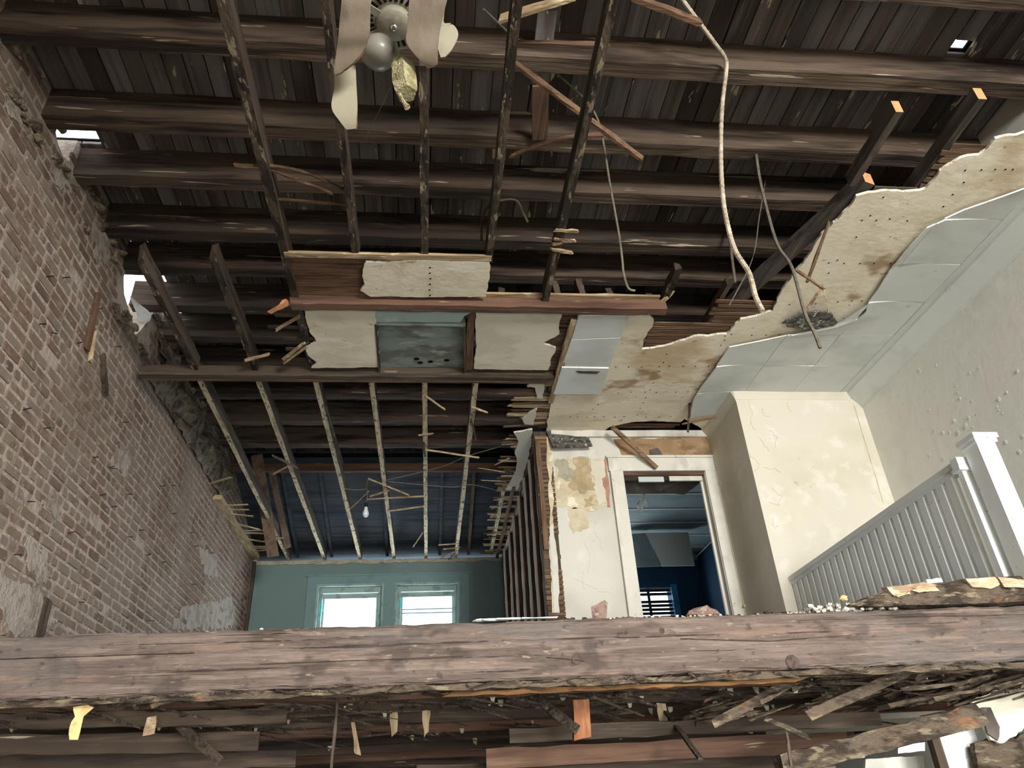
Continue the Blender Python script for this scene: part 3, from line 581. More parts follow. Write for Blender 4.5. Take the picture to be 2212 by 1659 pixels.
# laths above the torn edges
random.seed(71)
def laths(rect, n, wd, mt, par, dz=.028, xs=.04, drop=0):
    (xa, xb, ya, yb) = rect
    for k in range(n):
        y = ya + (yb - ya) * (k + .5) / n
        MB().bar((xa + rnd(-xs, xs), y, CEIL + dz + rnd(-.002, .002) - rnd(0, drop)), (xb + rnd(-xs, xs), y + rnd(-.004, .004), CEIL + dz - rnd(0, drop)), wd, .009, n=4, j=.0015, split=(.02, .02)).build('lath', mt, par)
laths((1.86, 2.9, 4.87, 5.3), 8, .038, 'lath_wood_x', ch)
laths((2.35, 3.05, 4.55, 4.87), 6, .038, 'lath_wood_x', ch)
laths((2.95, 3.6, 3.28, 3.6), 6, .038, 'joist_wood_x', ch)
laths((3.28, 4.1, 2.9, 3.35), 8, .038, 'lath_wood_x', ch)
laths((1.95, 2.6, 6.68, 6.8), 2, .038, 'lath_wood_x', ch)
laths((1.15, 1.32, 4.75, 6.8), 38, .036, 'lath_wood_x', ch, xs=.012)
for (u, v) in [(1330 + 0, 793), (1358, 793), (1386, 793), (1424, 792), (1446, 791), (1476, 791), (1502, 791), (1531, 791), (1335, 849), (1363, 847), (1393, 847), (1418, 848), (1460, 847), (1486, 846), (1440, 765), (1433, 783), (1424, 802), (1411, 827), (1404, 842), (1395, 859), (1390, 870), (1383, 882),
               (1232, 900), (1248, 901), (1268, 902), (1284, 900), (1304, 900), (1328, 901), (1348, 900), (1377, 896), (1396, 901), (1424, 901), (1449, 900), (1281, 884), (1292, 874), (1566, 726), (1580, 722), (1624, 724), (1655, 724), (1683, 723), (1565, 735), (1557, 746), (1705, 658), (1735, 655), (1762, 656), (1790, 568), (1823, 569), (1858, 569), (1888, 569), (1924, 569), (1809, 562), (1790, 590),
               (1908, 426), (1934, 400), (2085, 368), (2120, 367), (2150, 366), (2172, 366), (2188, 366), (2058, 420), (2082, 394), (2038, 446), (1880, 466), (1893, 476), (1862, 476), (1922, 473), (1960, 477), (1850, 512), (1810, 652), (1840, 650), (1862, 650)]:
    p = U(u, v, z=CEIL - .001); MB().lathe(p, [(.007, 0), (.007, -.0015)], n=6).build('nail_hole', 'slot_black', ch)
# painted tiles over the plaster
def clip(poly, a, b, keep):   # half plane in x / y
    out = []; n = len(poly)
    for i in range(n):
        p, q = poly[i], poly[(i + 1) % n]; fp = (p[a] - b) * keep; fq = (q[a] - b) * keep
        if fp >= 0: out.append(p)
        if fp * fq < 0: t = fp / (fp - fq); out.append(tuple(p[k] + (q[k] - p[k]) * t for k in range(2)))
    return out
tb = [(2330, 345), (2212, 402), (2150, 425), (2080, 450), (2000, 487), (1960, 530), (1920, 580), (1895, 622), (1872, 652), (1869, 668), (1850, 685), (1800, 702), (1740, 715), (1700, 721), (1640, 734), (1575, 747), (1545, 790), (1520, 823), (1499, 850), (1492, 880), (1490, 905)]
tp = [(p.x, p.y) for p in (U(u, v, z=CEIL - .012) for u, v in tb)]
edge_pts = [V((a, b, 0)) for a, b in tp]
tp += [(2.9, 6.62), (2.97, 6.4), (2.97, YC), (XR - .19, YC), (XR - .19, tp[0][1])]
xe = [2.09, 2.58, 3.07, 3.56, 4.055]; ye = [6.43, 5.945, 5.46, 4.95, 4.47, 4.0, 3.51, 3.02, 2.53, 2.04, 1.55]
def dist_edge(x, y):
    p = V((x, y, 0)); d = 9
    for a, b in zip(edge_pts[:-1], edge_pts[1:]):
        ab = b - a; t = max(0, min(1, (p - a).dot(ab) / ab.dot(ab))); d = min(d, (a + ab * t - p).length)
    return d
for i in range(len(xe) - 1):
    for k in range(len(ye) - 1):
        c = tp
        for a, b, s in ((0, xe[i] + .002, 1), (0, xe[i + 1] - .002, -1), (1, ye[k] - .002, -1), (1, ye[k + 1] + .002, 1)):
            c = clip(c, a, b, s)
            if len(c) < 3: break
        if len(c) < 3: continue
        ar = abs(sum(c[q][0] * c[(q + 1) % len(c)][1] - c[(q + 1) % len(c)][0] * c[q][1] for q in range(len(c)))) / 2
        if ar < .004: continue
        cc = []
        for q in range(len(c)):                                            # finer outline so that the free edge can sag
            a, b = c[q], c[(q + 1) % len(c)]; L_ = math.hypot(b[0] - a[0], b[1] - a[1]); m_ = max(1, int(L_ / .08))
            cc += [(a[0] + (b[0] - a[0]) * r / m_, a[1] + (b[1] - a[1]) * r / m_) for r in range(m_)]
        sag = rnd(.012, .035); tilt = rnd(-.004, .004)
        cx, cy = sum(p[0] for p in cc) / len(cc), sum(p[1] for p in cc) / len(cc)
        def zz_(p):
            d = dist_edge(*p); return CEIL - .014 - sag * max(0, 1 - d / .28) ** 2 + tilt * (p[0] - cx) / .25
        vs = [V((p[0], p[1], zz_(p))) for p in cc]; n = len(vs); cen = V((cx, cy, zz_((cx, cy))))
        fs = [(q, (q + 1) % n, 2 * n) for q in range(n)] + [(n + (q + 1) % n, n + q, 2 * n + 1) for q in range(n)] + [(q, n + q, n + (q + 1) % n, (q + 1) % n) for q in range(n)]
        mb = MB(); mb.add(vs + [p + V((0, 0, .011)) for p in vs] + [cen, cen + V((0, 0, .011))], fs, [0] * (2 * n) + [1] * n)
        o = mb.build('ceiling_tile', ['tile_paint', 'tile_edge'], ch, smooth=True); o.data.set_sharp_from_angle(angle=.6)
for k in range(len(ye) - 1):
    if ye[k] <= YC: MB().box((4.059, max(ye[k + 1] + .002, .5), CEIL - .014), (XR - .19 + .0, ye[k] - .002, CEIL - .003)).build('border_tile', 'tile_paint', ch)
# strip of three tiles left hanging over the hall edge
strip = [((1250, 683), (1360, 681), (1341, 728), (1235, 732)), ((1234, 734), (1340, 730), (1316, 794), (1215, 791)), ((1214, 794), (1315, 796), (1299, 852), (1196, 852))]
for k, p in enumerate(strip): MB().plate(pxpoly(p, z=CEIL - .03 - .012 * (k == 2)), (0, 0, .012), medge=1).build('ceiling_tile', ['tile_paint', 'tile_edge'], ch)
MB().plate(ragged(pxpoly(((1244, 802), (1296, 803), (1290, 808), (1262, 807), (1250, 806)), z=CEIL - .046), .008, .02), (0, 0, .003)).build('torn_paper', 'joist_wood_x', ch)
MB().bar(U(1240, 690, z=CEIL - .02), U(1189, 870, z=CEIL - .02), .05, .02, n=14, j=.006).build('edge_strip', 'pale_lath_y', ch)
pz = pxpoly(((1182, 937), (1262, 940), (1278, 962), (1192, 968)), y=YD - .06)
MB().plate([U(1180, 934, z=CEIL - .02), U(1266, 936, z=CEIL - .02), U(1280, 965, y=YD - .1), U(1195, 968, y=YD - .1)], (0, -.01, .008)).build('hanging_tile', 'grey_fungus', label='mouldy ceiling tile dangling at the corner left of the doorway', cat='tile')
mb = MB(); random.seed(3)
c0 = U(1752, 690, z=CEIL - .03)
MB().plate(ragged([c0 + V((.22 * math.cos(t) * (1 + .2 * math.sin(3 * t)), .13 * math.sin(t), 0)) for t in [2 * math.pi * k / 16 for k in range(16)]], .02, .025, seed=8), (0, 0, -.014)).build('mould_patch', 'grey_fungus', ch)
# ---- patches between the two cross headers
cm = empty('ceiling', (0, 5, CEIL), kind=ST, label='leftover plaster and lath panels between the two cross timbers')
laths((-1.0, -.36, 4.17, 4.66), 9, .045, 'lath_wood_x', cm, xs=.01)
MB().bar((-1.03, 4.12, CEIL + .01), (.44, 4.10, CEIL + .01), .05, .022, n=10, j=.003).build('edge_board', 'pale_lath_x', cm)
def cpatch(pts, m, nm='plaster_sheet', z=CEIL, amp=.01, seed=1, th=.018): MB().plate(ragged(pxpoly(pts, z=z), amp, .03, seed=seed), (0, 0, th), medge=1).build(nm, [m, 'plaster_edge'], cm)
cpatch(((790, 566), (920, 563), (1057, 566), (1058, 600), (1050, 641), (930, 642), (800, 641), (778, 628), (788, 615), (784, 590)), 'old_plaster', seed=2)
cpatch(((658, 670), (735, 669), (812, 669), (813, 700), (817, 740), (820, 793), (760, 795), (672, 795), (684, 783), (665, 768), (660, 752), (684, 738), (668, 716), (661, 690)), 'old_plaster', seed=3)
cpatch(((1028, 673), (1120, 672), (1215, 675), (1208, 700), (1208, 722), (1172, 742), (1201, 752), (1190, 775), (1184, 800), (1100, 799), (1024, 797), (1028, 735)), 'grey_plaster', seed=5)
cpatch(((812, 669), (1000, 669), (1022, 672), (1003, 683), (994, 696), (812, 696)), 'blue_plaster', seed=6, amp=.006)
hz = CEIL + .06
cpatch(((814, 697), (1008, 700), (1004, 793), (822, 793)), 'hatch_board', 'hatch_panel', z=hz, amp=0, seed=7, th=.012)
for a, b in (((812, 694), (820, 796)), ((1003, 696), (1005, 796))): MB().bar(U(*a, z=CEIL + .03), U(*b, z=CEIL + .03), .018, .07).build('hatch_cheek', 'joist_wood_y', cm)
MB().bar(U(812, 694, z=CEIL + .03), U(1005, 697, z=CEIL + .03), .018, .07).build('hatch_cheek', 'hatch_board', cm)
MB().bar(U(1018, 672, z=CEIL + .02), U(1013, 797, z=CEIL + .02), .06, .03, n=6, j=.004).build('hatch_side_board', 'lath_wood_y', cm)
laths((.36, .62, 4.72, 4.9), 4, .038, 'lath_wood_x', cm, dz=.012)
laths((.98, 1.2, 4.75, 5.65), 16, .038, 'lath_wood_x', cm, dz=.022, xs=.015)
laths((-1.25, -.95, 4.8, 5.6), 5, .04, 'joist_wood_x', cm, dz=.03, xs=.08)
for p in ((900, 775), (930, 781), (908, 783), (965, 778)):
    c0 = U(*p, z=hz - .001); MB().plate(ragged([c0 + V((.025 * math.cos(t), .02 * math.sin(t), 0)) for t in [2 * math.pi * k / 8 for k in range(8)]], .012, .01, seed=p[0]), (0, 0, -.003)).build('mould_spot', 'slot_black', cm)
for k in range(6): MB().lathe(U(929 + rnd(-1, 1), 578 + k * 12, z=CEIL - .001), [(.008, 0), (.008, -.0015)], n=6).build('nail_hole', 'slot_black', cm)
# ---- plaster and lath remains along the partition head
cp = empty('ceiling', (1.05, 8, CEIL), kind=ST, label='ragged plaster strip on broken laths along the head of the stud partition')
random.seed(81)
strips = [((1145, 826), (1176, 826), (1172, 862), (1160, 860), (1156, 838), (1138, 836)), ((1140, 895), (1158, 884), (1160, 884), (1152, 918), (1135, 917), (1128, 905)), ((1110, 935), (1150, 928), (1148, 958), (1138, 1000), (1130, 1030), (1118, 1058), (1092, 1058), (1110, 1030), (1118, 1000), (1112, 980), (1120, 955))]
for k, p in enumerate(strips): MB().plate(ragged(pxpoly(p, z=CEIL), .012, .03, seed=k), (0, 0, .018), medge=1).build('plaster_sheet', ['chimney_white', 'plaster_edge'], cp)
y = 5.85
while y < 10.9:
    xl = 1.08 - (.22 if random.random() < .45 else rnd(.0, .22)); t_ = rnd(-.03, .03)
    MB().bar((xl - rnd(0, .06), y + t_, CEIL + .02 + rnd(-.015, .01)), (1.2, y, CEIL + .022), .034, .009, n=3, j=.002, split=(.05, 0)).build('lath', random.choice(['lath_wood_x', 'pale_lath_x', 'pale_lath_x']), cp); y += random.choice([.045, .05, .05, .06, .18])
for (a, b) in (((1090, 1020), (1040, 1012)), ((1092, 1040), (1048, 1038)), ((1088, 1062), (1078, 1052)), ((1100, 990), (1072, 1003)), ((1078, 1190), (1062, 1198)), ((1095, 1085), (1066, 1098)), ((1080, 1150), (1066, 1148)), ((1083, 1165), (1068, 1164))):
    MB().bar(U(*a, z=CEIL), U(*b, z=CEIL - .02), .02, .008, n=2, split=(0, .06), taper=.6).build('lath', 'pale_lath_x', cp)
MB().bar(U(1140, 1035, z=CEIL - .02), U(1082, 1220, z=CEIL - .04), .03, .03, n=10, j=.006, split=(.05, .1)).build('split_batten', 'pale_lath_y', cp)
MB().bar(U(1110, 1050, z=CEIL + .01), U(1072, 1210, z=CEIL + .01), .04, .03, n=10, j=.004).build('split_batten', 'lath_wood_y', cp)
# broken laths left on the brick side, back
for k, (u0, v0, u1, v1) in enumerate(((497, 1092, 535, 1090), (500, 1101, 535, 1101), (505, 1110, 543, 1115), (519, 1132, 558, 1143), (530, 1147, 570, 1145), (534, 1151, 569, 1152), (545, 1165, 578, 1171), (556, 1184, 585, 1184), (562, 1190, 583, 1187), (553, 1180, 580, 1181), (460, 1045, 495, 1032), (579, 1168, 610, 1162))):
    MB().bar(U(u0 - 8, v0, z=CEIL), U(u1, v1, z=CEIL - .01), .03, .009, n=2, split=(0, .04)).build('lath', 'pale_lath_x', cp)
MB().bar((XL + .05, 8.6, CEIL + .03), (XL + .06, 10.9, CEIL + .03), .1, .06, n=10, j=.012).build('wall_batten', 'pale_lath_y', cp)
# ================================================================== TIMBERS
random.seed(91)
RY = [2.30, 2.915, 3.545, 4.055, 4.625, 5.075, 5.615, 6.10, 6.66, 7.20, 7.82, 8.43]
nm_r = ['nearest roof rafter, crossing the very top beside the fan', 'tan edged roof rafter passing just behind the fan', 'dark roof rafter running above the big hole in the brick corner, third from the front', 'white streaked roof rafter, fourth from the front', 'roof rafter with a pale oval scar near the fan, fifth from the front',
        'roof rafter above the broken daylight gap in the brick wall', 'seventh roof rafter from the front, behind the torn cross timber', 'eighth roof rafter from the front, above the two plaster panels', 'ninth roof rafter from the front, over the rear cross timber', 'tenth roof rafter, first one showing through the open back joists', 'eleventh roof rafter, in the middle of the open back joists', 'twelfth roof rafter, last before the rear slope']
for k, y in enumerate(RY):
    xe_ = XR if y < 6.6 else 1.3
    h = .27
    MB().bar((XL - .12, y + .057, DECK - h / 2 - .001), (xe_ + .02, y + .057 + rnd(-.02, .02), DECK - h / 2 - .001), .115, h, n=28, j=.006).build('roof_rafter', 'rafter_wood_x', label=nm_r[k], cat='rafter', group='roof rafters', kind='thing')
MB().bar((XL, 9.13, 4.19), (1.3, 9.14, 4.19), .07, .11, n=12, j=.003).build('purlin', 'red_wood_x', label='clean reddish timber at the top edge of the rear roof slope', cat='beam', kind='thing')
JX = [-2.04, -1.535, -1.03, -.53, -.045, .43]
nb = ['first back ceiling joist beside the brick wall', 'second back ceiling joist from the brick wall', 'third back ceiling joist from the brick wall', 'fourth back ceiling joist, just beside the hanging bulb', 'fifth back ceiling joist, holding two bridging sticks', 'sixth back ceiling joist, with splintered laths at its far end']
for k, x in enumerate(JX):
    mb = MB(); mb.bar((x, 5.75, CEIL + .075), (x + rnd(-.02, .02), 11.02, CEIL + .075), .048, .13, n=24, j=.003, mbot=1)
    mb.build('ceiling_joist', ['joist_wood_y', 'joist_edge'], label=nb[k] + ', speckled white underneath', cat='joist', group='bare ceiling joists over the back room')
MB().bar((.915, 8.3, CEIL + .06), (.94, 10.75, CEIL + .06), .05, .1, n=10, j=.004, mbot=1).build('ceiling_joist', ['joist_wood_y', 'joist_edge'], label='short back ceiling joist next to the stud partition, under broken laths', cat='joist', group='bare ceiling joists over the back room')
nf = ['broken stub of ceiling joist beside the brick gap, in front of the rear cross timber', 'second broken joist stub from the brick wall, ending in mid air', 'long speckled front ceiling joist left of the fan', 'thin front ceiling joist hanging under the fan blade', 'front ceiling joist straight below the fan', 'front ceiling joist right of the fan, mottled grey', 'rusty looking front ceiling joist with bits of torn lath around it']
FJ = [(-2.04, 4.3, 5.68), (-1.535, 4.25, 5.68), (-1.03, -1, 5.6), (-.53, -1, 4.15), (-.045, 2.55, 4.15), (.43, -1, 4.15), (.92, -1, 4.68)]
for k, (x, a, b) in enumerate(FJ):
    mb = MB(); mb.bar((x, a, CEIL + .075), (x + rnd(-.01, .01), b, CEIL + .075), .05 if k != 2 else .06, .13, n=20, j=.004, mbot=1, split=(.12 if k < 2 else .0, 0))
    mb.build('ceiling_joist', ['joist_wood_y', 'joist_edge_dark'], label=nf[k], cat='joist', group='front ceiling joists')
p = V((.95, 3.93, CEIL)); 
for dy in (-.14, -.05, .0, .06): 
    mb = MB(); c = p + V((0, dy, .01)); mb.bar(c + V((-.07, 0, 0)), c + V((.06, rnd(-.03, .03), rnd(-.02, .02))), .025, .012, n=4, j=.006, split=(.03, .03)).build('lath_scrap', 'pale_lath_x', label={-.14: 'short lath scrap, first on the rusty joist', -.05: 'lath scrap with pale broken end on the rusty joist', .0: 'thickest lath scrap nailed under the rusty joist', .06: 'lowest lath scrap on the rusty joist'}[dy], cat='lath', group='lath scraps on the rusty joist')
# sawn joists on the far side
for (x, ya, xb, yb_, lb, w_, h_) in ((2.93, 3.27, 2.42, 4.9, 'sawn joist with orange end grain, lying skew along the torn plaster edge', .085, .10), (2.81, 2.70, 2.82, 3.3, 'thin sawn joist end sticking forward, bright orange cut', .05, .1), (3.27, 2.58, 3.29, 3.6, 'upper sawn joist stub with splintered orange end near the roof hole', .055, .1)):
    mb = MB(); mb.bar((x, ya, CEIL + .085), (xb, yb_, CEIL + .085), w_, h_, n=8, j=.003, mend=1); mb.build('sawn_joist', ['sawn_grey_y', 'fresh_cut'], label=lb, cat='joist', group='sawn off joists')
MB().bar((1.9, 4.3, CEIL + .1), (1.9, 4.62, CEIL + .1), .05, .07, n=6, j=.008, split=(.1, .0)).build('broken_joist', 'joist_wood_y', label='jagged broken joist end in the dark gap beside the torn cross timber', cat='joist')
MB().bar((2.36, 4.42, CEIL + .08), (2.36, 5.2, CEIL + .08), .045, .08, n=8, j=.008, split=(.14, .05)).build('broken_joist', 'joist_wood_y', label='dark joist remnant running into the laths below the flexible conduit', cat='joist')
for k, (x, lb) in enumerate(((.56, 'first'), (1.02, 'second'), (1.22, 'third'), (1.45, 'fourth'), (1.78, 'fifth'))):
    MB().bar((x, 4.62, CEIL + .06), (x + rnd(-.02, .02), 4.66, CEIL + .16 + rnd(-.05, .1)), .05, .06, up=(0, 1, 0), n=5, j=.004, split=(0, .06)).build('roof_prop', 'joist_wood_z', label=lb + ' short upright stub standing on the torn cross timber, counted from the fan side', cat='post', group='stubs on the torn cross timber')
# cross headers
mb = MB(); mb.bar((-1.06, 4.665, CEIL + .0), (1.86, 4.64, CEIL + .0), .085, .09, n=26, j=.004, mend=1, split=(.02, .06)); mb.bar((-1.0, 4.60, CEIL + .055), (1.84, 4.58, CEIL + .055), .05, .02, n=20, j=.003, m=2)
hd = mb.build('cross_timber', ['red_wood_x', 'fresh_cut', 'pale_lath_x'], label='torn reddish cross timber with splintered orange ends, in mid ceiling', cat='timber', kind='thing')
MB().bar((-1.08, 4.65, CEIL - .01), (-1.2, 4.7, CEIL - .06), .06, .02, n=4, j=.008, split=(0, .06), taper=.5).build('splinter', 'fresh_cut', hd)
MB().bar((1.84, 4.62, CEIL + .02), (1.95, 4.58, CEIL + .1), .04, .03, n=3, j=.008, split=(0, .05), taper=.4).build('splinter', 'pale_lath_x', hd)
mb = MB(); mb.bar((-2.5, 5.72, CEIL + .01), (1.13, 5.72, CEIL + .01), .08, .1, n=30, j=.004); mb.bar((-2.48, 5.765, CEIL - .032), (1.13, 5.765, CEIL - .032), .03, .02, n=16, j=.002, m=1)
mb.build('cross_timber', ['joist_wood_x', 'red_wood_x'], label='rear cross timber from the brick wall to the stud partition', cat='timber', kind='thing')
# the big timber at the broken floor edge
BY = 3.55
mb = MB(); n = 150; vs, fs, ms = [], [], []
random.seed(101)
for i in range(n + 1):
    x = -2.7 + i * (XR + 2.8) / n; zt_ = .822 + .012 * (x + 2) / 4; zb_ = .567 + .003 * x
    zt_ += .007 * noise.noise(V((x * 1.7, 0, 4))) + .006 * noise.noise(V((x * 6, 1, 0))); zb_ += .006 * noise.noise(V((x * 2, 3, 0))) + .007 * noise.noise(V((x * 7, 5, 2)))
    ring = [(0, zb_ + .012), (.012, zb_), (.085, zb_), (.09, zt_), (.012, zt_ + .002), (0, zt_ - .012), (-.002, zt_ - .09), (-.001, (zt_ + zb_) / 2), (-.003, zb_ + .09)]
    for (dy, zz) in ring: vs.append((x, BY + dy + rnd(-.0025, .0025), zz + rnd(-.003, .003)))
R_ = 9
for i in range(n):
    for q in range(R_): r = (q + 1) % R_; fs.append((i * R_ + q, (i + 1) * R_ + q, (i + 1) * R_ + r, i * R_ + r))
fs += [tuple(range(R_))[::-1], tuple(range(n * R_, (n + 1) * R_))]
fb = MB().add(vs, fs).build('floor_beam', 'beam_wood', label='huge weathered brown timber crossing the whole foreground at the broken floor edge', cat='beam', kind='thing')
for (u, v, r) in ((1245, 1425, .022), (1712, 1430, .034), (1430, 1362, .014)):
    c = U(u, v, y=BY - .003); MB().lathe(c, [(r, 0), (r * .9, -.003), (r * .4, -.001)], axis=(0, 1, 0), n=12).build('knot', 'knot_wood', fb)
for (a, b) in (((0, 1424), (330, 1413)), ((330, 1413), (420, 1411)), ((560, 1435), (1000, 1418)), ((1660, 1385), (1840, 1372)), ((1470, 1380), (1660, 1385)), ((1180, 1420), (1262, 1428))):
    MB().bar(U(*a, y=BY - .003), U(*b, y=BY - .003), .004, .004, up=(0, 1, 0), n=12, j=.0015).build('drying_crack', 'beam_dark', fb)
mb = MB(); mb.bar((-2.55, BY + .04, .548), (3.3, BY + .04, .556), .05, .026, n=70, j=.008, split=(0, .1)); mb.build('ledger_board', 'rot_wood', label='thin splintery brown board fixed under the big foreground timber', cat='board')
mb = MB(); mb.bar((.15, BY + .08, .528), (1.75, BY + .08, .532), .05, .022, n=30, j=.005, split=(.1, .1)); mb.build('ledger_board', 'orange_wood', label='narrow orange brown board hanging below the middle of the big foreground timber', cat='board')
# floor joists behind it
fjl = ['first floor joist hidden behind the big foreground timber', 'second floor joist behind the big foreground timber', 'third floor joist back under the upper floor', 'fourth floor joist back under the upper floor', 'fifth floor joist back under the upper floor', 'sixth floor joist back under the upper floor', 'seventh floor joist back under the upper floor', 'eighth floor joist back, low in the dark', 'ninth floor joist back, at the bottom edge']
for k, y in enumerate((4.05, 4.55, 5.05, 5.6, 6.2, 6.9, 7.7, 8.6, 9.5)):
    MB().bar((XL, y, .692), (XR, y + .01, .692), .055, .235, n=30, j=.006).build('floor_joist', ['red_wood_x', 'rafter_wood_x', 'joist_wood_x'][k % 3], label=fjl[k], cat='joist', group='floor joists under the upper storey')
# ================================================================== RAILING
rl = empty('stair_railing', (3.1, 4.7, FLR), label='white stair landing railing with square newel and slim balusters', cat='railing')
RX = 3.095
MB().box((RX - .04, 3.62, 1.665), (RX + .04, YC, 1.70)).box((RX - .028, 3.62, 1.635), (RX + .028, YC, 1.665)).build('handrail', 'rail_white', rl)
MB().box((RX - .055, 3.60, 1.645), (RX + .055, 3.66, 1.705)).box((RX - .062, 3.595, 1.625), (RX + .062, 3.665, 1.645)).build('rail_end_cap', 'rail_white', rl)
y = 3.77
while y < YC - .02:
    MB().box((RX - .02, y - .03, FLR + .06), (RX + .02, y + .03, 1.64)).build('baluster', 'rail_white', rl); y += .098
MB().box((RX - .03, 3.66, FLR + .03), (RX + .03, YC, FLR + .07)).build('bottom_rail', 'rail_white', rl)
MB().box((RX - .032, 3.62, FLR), (RX + .032, 3.66, 1.63)).build('half_post', 'rail_white', rl)
nw = MB().box((3.085, 3.46, FLR - .2), (3.20, 3.575, 1.73)).build('newel_post', 'rail_white', rl)
MB().box((3.066, 3.44, 1.755), (3.22, 3.595, 1.785)).box((3.074, 3.45, 1.73), (3.211, 3.585, 1.757)).build('newel_cap', 'rail_white', nw)
# ================================================================== RUBBLE ON THE BEAM
random.seed(111)
mb = MB()
for k in range(420):
    u = random.choice([rnd(1380, 1860), rnd(1600, 1840), rnd(1700, 1830), rnd(1230, 1420), rnd(0, 700) if k % 4 == 0 else rnd(1640, 1800)])
    x = (u - 880) / F * 3.75 * 1.05; y = BY + rnd(.0, .16); r = rnd(.003, .010) * (1.5 if u > 1640 else .8)
    hb = .0 + (.03 if u > 1640 else 0) * random.random()
    mb.lump((x, y, .822 + .012 * (x + 2) / 4 + r * .5 + hb), (r * 1.4, r * 1.2, r * .8), seed=k, nl=3, nq=5)
mb.build('plaster_rubble', 'pale_debris', label='pale crumbs of plaster strewn along the top of the big timber', cat='rubble', kind='stuff')
mb = MB()
for k in range(160):
    x = rnd(.4, 2.4); y = BY + rnd(.02, .2); r = rnd(.004, .012); mb.lump((x, y, .826 + .012 * (x + 2) / 4 + r * .5), (r * 1.5, r, r * .8), seed=k + 900, nl=3, nq=5)
mb.build('dirt_crumbs', 'dark_debris', label='dark dirt and wood crumbs along the top of the big timber', cat='dirt', kind='stuff')
random.seed(115); mb = MB()
for k in range(150):
    x = rnd(-2.3, 3.4); p = V((x, BY + rnd(-.004, .05), .566 + .003 * x + rnd(-.012, .01))); L_ = rnd(.03, .16)
    mb.bar(p, p + V((L_ * random.choice([-1, 1]), rnd(-.015, .01), rnd(-.035, .012))), rnd(.004, .012), rnd(.003, .008), up=(0, 1, .2), n=2, j=.003, taper=.4)
mb.build('edge_splinters', 'dark_debris', label='short dark splinters along the lower edge of the big timber', cat='debris', kind='stuff')
c = U(1297, 1330, y=BY + .05); MB().plate(ragged([c + V(q) for q in ((-.035, 0, -.02), (.025, 0, -.02), (.045, 0, .06), (.03, 0, .075), (-.01, 0, .055), (-.04, 0, .045))], .008, .015, seed=2), (.01, .05, .01)).build('brick_fragment', 'clay', label='broken reddish brick fragment standing on the big timber near the doorway', cat='brick')
c = U(1520, 1320, y=BY + .06); MB().lump(c + V((0, 0, -.012)), (.085, .05, .035), 5, nl=5, nq=9).build('rubbish_lump', 'clay', label='flat reddish lump of rubble on the timber below the doorway', cat='rubble')
c = U(1822, 1292, y=BY + .06); MB().lump(c, (.022, .02, .014), 9, nl=5, nq=8).build('plaster_crumb', 'yellow_paper', label='small yellowish crumb on the rubble before the balusters', cat='rubble')
for k, (u, v, w_) in enumerate(((1040, 1338, .025), (1062, 1337, .035), (1098, 1335, .05), (1165, 1333, .08))):
    c = U(u, v, y=BY + .06); MB().bar(c + V((-w_, 0, -.004)), c + V((w_, .02, 0)), .02, .007, n=3, j=.003, split=(.02, .02)).build('trim_scrap', 'trim_white', label=['first small white wood scrap on the timber, under the window side', 'second white wood scrap on the timber', 'third white wood scrap on the timber, longer', 'longest white wood scrap on the timber, at the foot of the stud partition'][k], cat='scrap', group='white wood scraps on the timber')
# rotten floor edge over the right end of the beam
rt_ = empty('rotten_plank', (3.1, BY, .86), label='rotten splintered floor plank stacked over the far end of the big timber', cat='plank')
mb = MB(); vs = []; fs = []; n = 34
tops = [(1835, 1305), (1860, 1292), (1900, 1280), (1925, 1272), (1960, 1266), (2010, 1261), (2060, 1257), (2090, 1248), (2150, 1246), (2212, 1244), (2330, 1236)]
bots = [(1835, 1308), (1900, 1310), (1960, 1307), (2010, 1306), (2060, 1306), (2100, 1304), (2150, 1302), (2212, 1299), (2330, 1292)]
def lerp_tab(tab, u):
    for (a, b), (c, d) in zip(tab[:-1], tab[1:]):
        if a <= u <= c: return b + (d - b) * (u - a) / (c - a)
    return tab[-1][1]
for i in range(n + 1):
    u = 1835 + (2330 - 1835) * i / n; pt_ = U(u, lerp_tab(tops, u) + rnd(-2, 2), y=BY - .02); pb = U(u, lerp_tab(bots, u), y=BY - .03)
    md = pt_.lerp(pb, .35) + V((0, rnd(-.03, -.005), 0)); m2 = pt_.lerp(pb, .7) + V((0, rnd(-.03, .0), 0))
    vs += [pb, m2, md, pt_, pt_ + V((0, .2, .0)), pb + V((0, .2, 0))]
for i in range(n):
    for q in range(6): r = (q + 1) % 6; fs.append((i * 6 + q, (i + 1) * 6 + q, (i + 1) * 6 + r, i * 6 + r))
fs += [tuple(range(6))[::-1], tuple(range(n * 6, n * 6 + 6))]
mb.add(vs, fs).build('body', 'rot_wood', rt_)
for (pts, sd) in ((((1915, 1268), (1995, 1258), (2025, 1264), (1975, 1274), (1960, 1282), (1932, 1288)), 1), (((1965, 1272), (2020, 1266), (2030, 1276), (1985, 1280)), 2), (((2085, 1250), (2150, 1246), (2160, 1262), (2140, 1272), (2100, 1268)), 3), (((2155, 1246), (2212, 1252), (2225, 1270), (2170, 1268)), 4), (((1932, 1284), (1962, 1275), (1968, 1283), (1940, 1290)), 5)):
    MB().plate(ragged(pxpoly(pts, y=BY - .055), .006, .015, seed=sd), (0, .05, .01)).build('rot_flake', 'rot_pale', rt_)
c = U(2012, 1258, y=BY - .02); MB().bar(c + V((-.04, 0, 0)), c + V((.045, .0, .004)), .05, .018, n=3, j=.003).build('tile_scrap', 'rail_white', label='white broken scrap lying on the rotten plank below the balusters', cat='scrap')
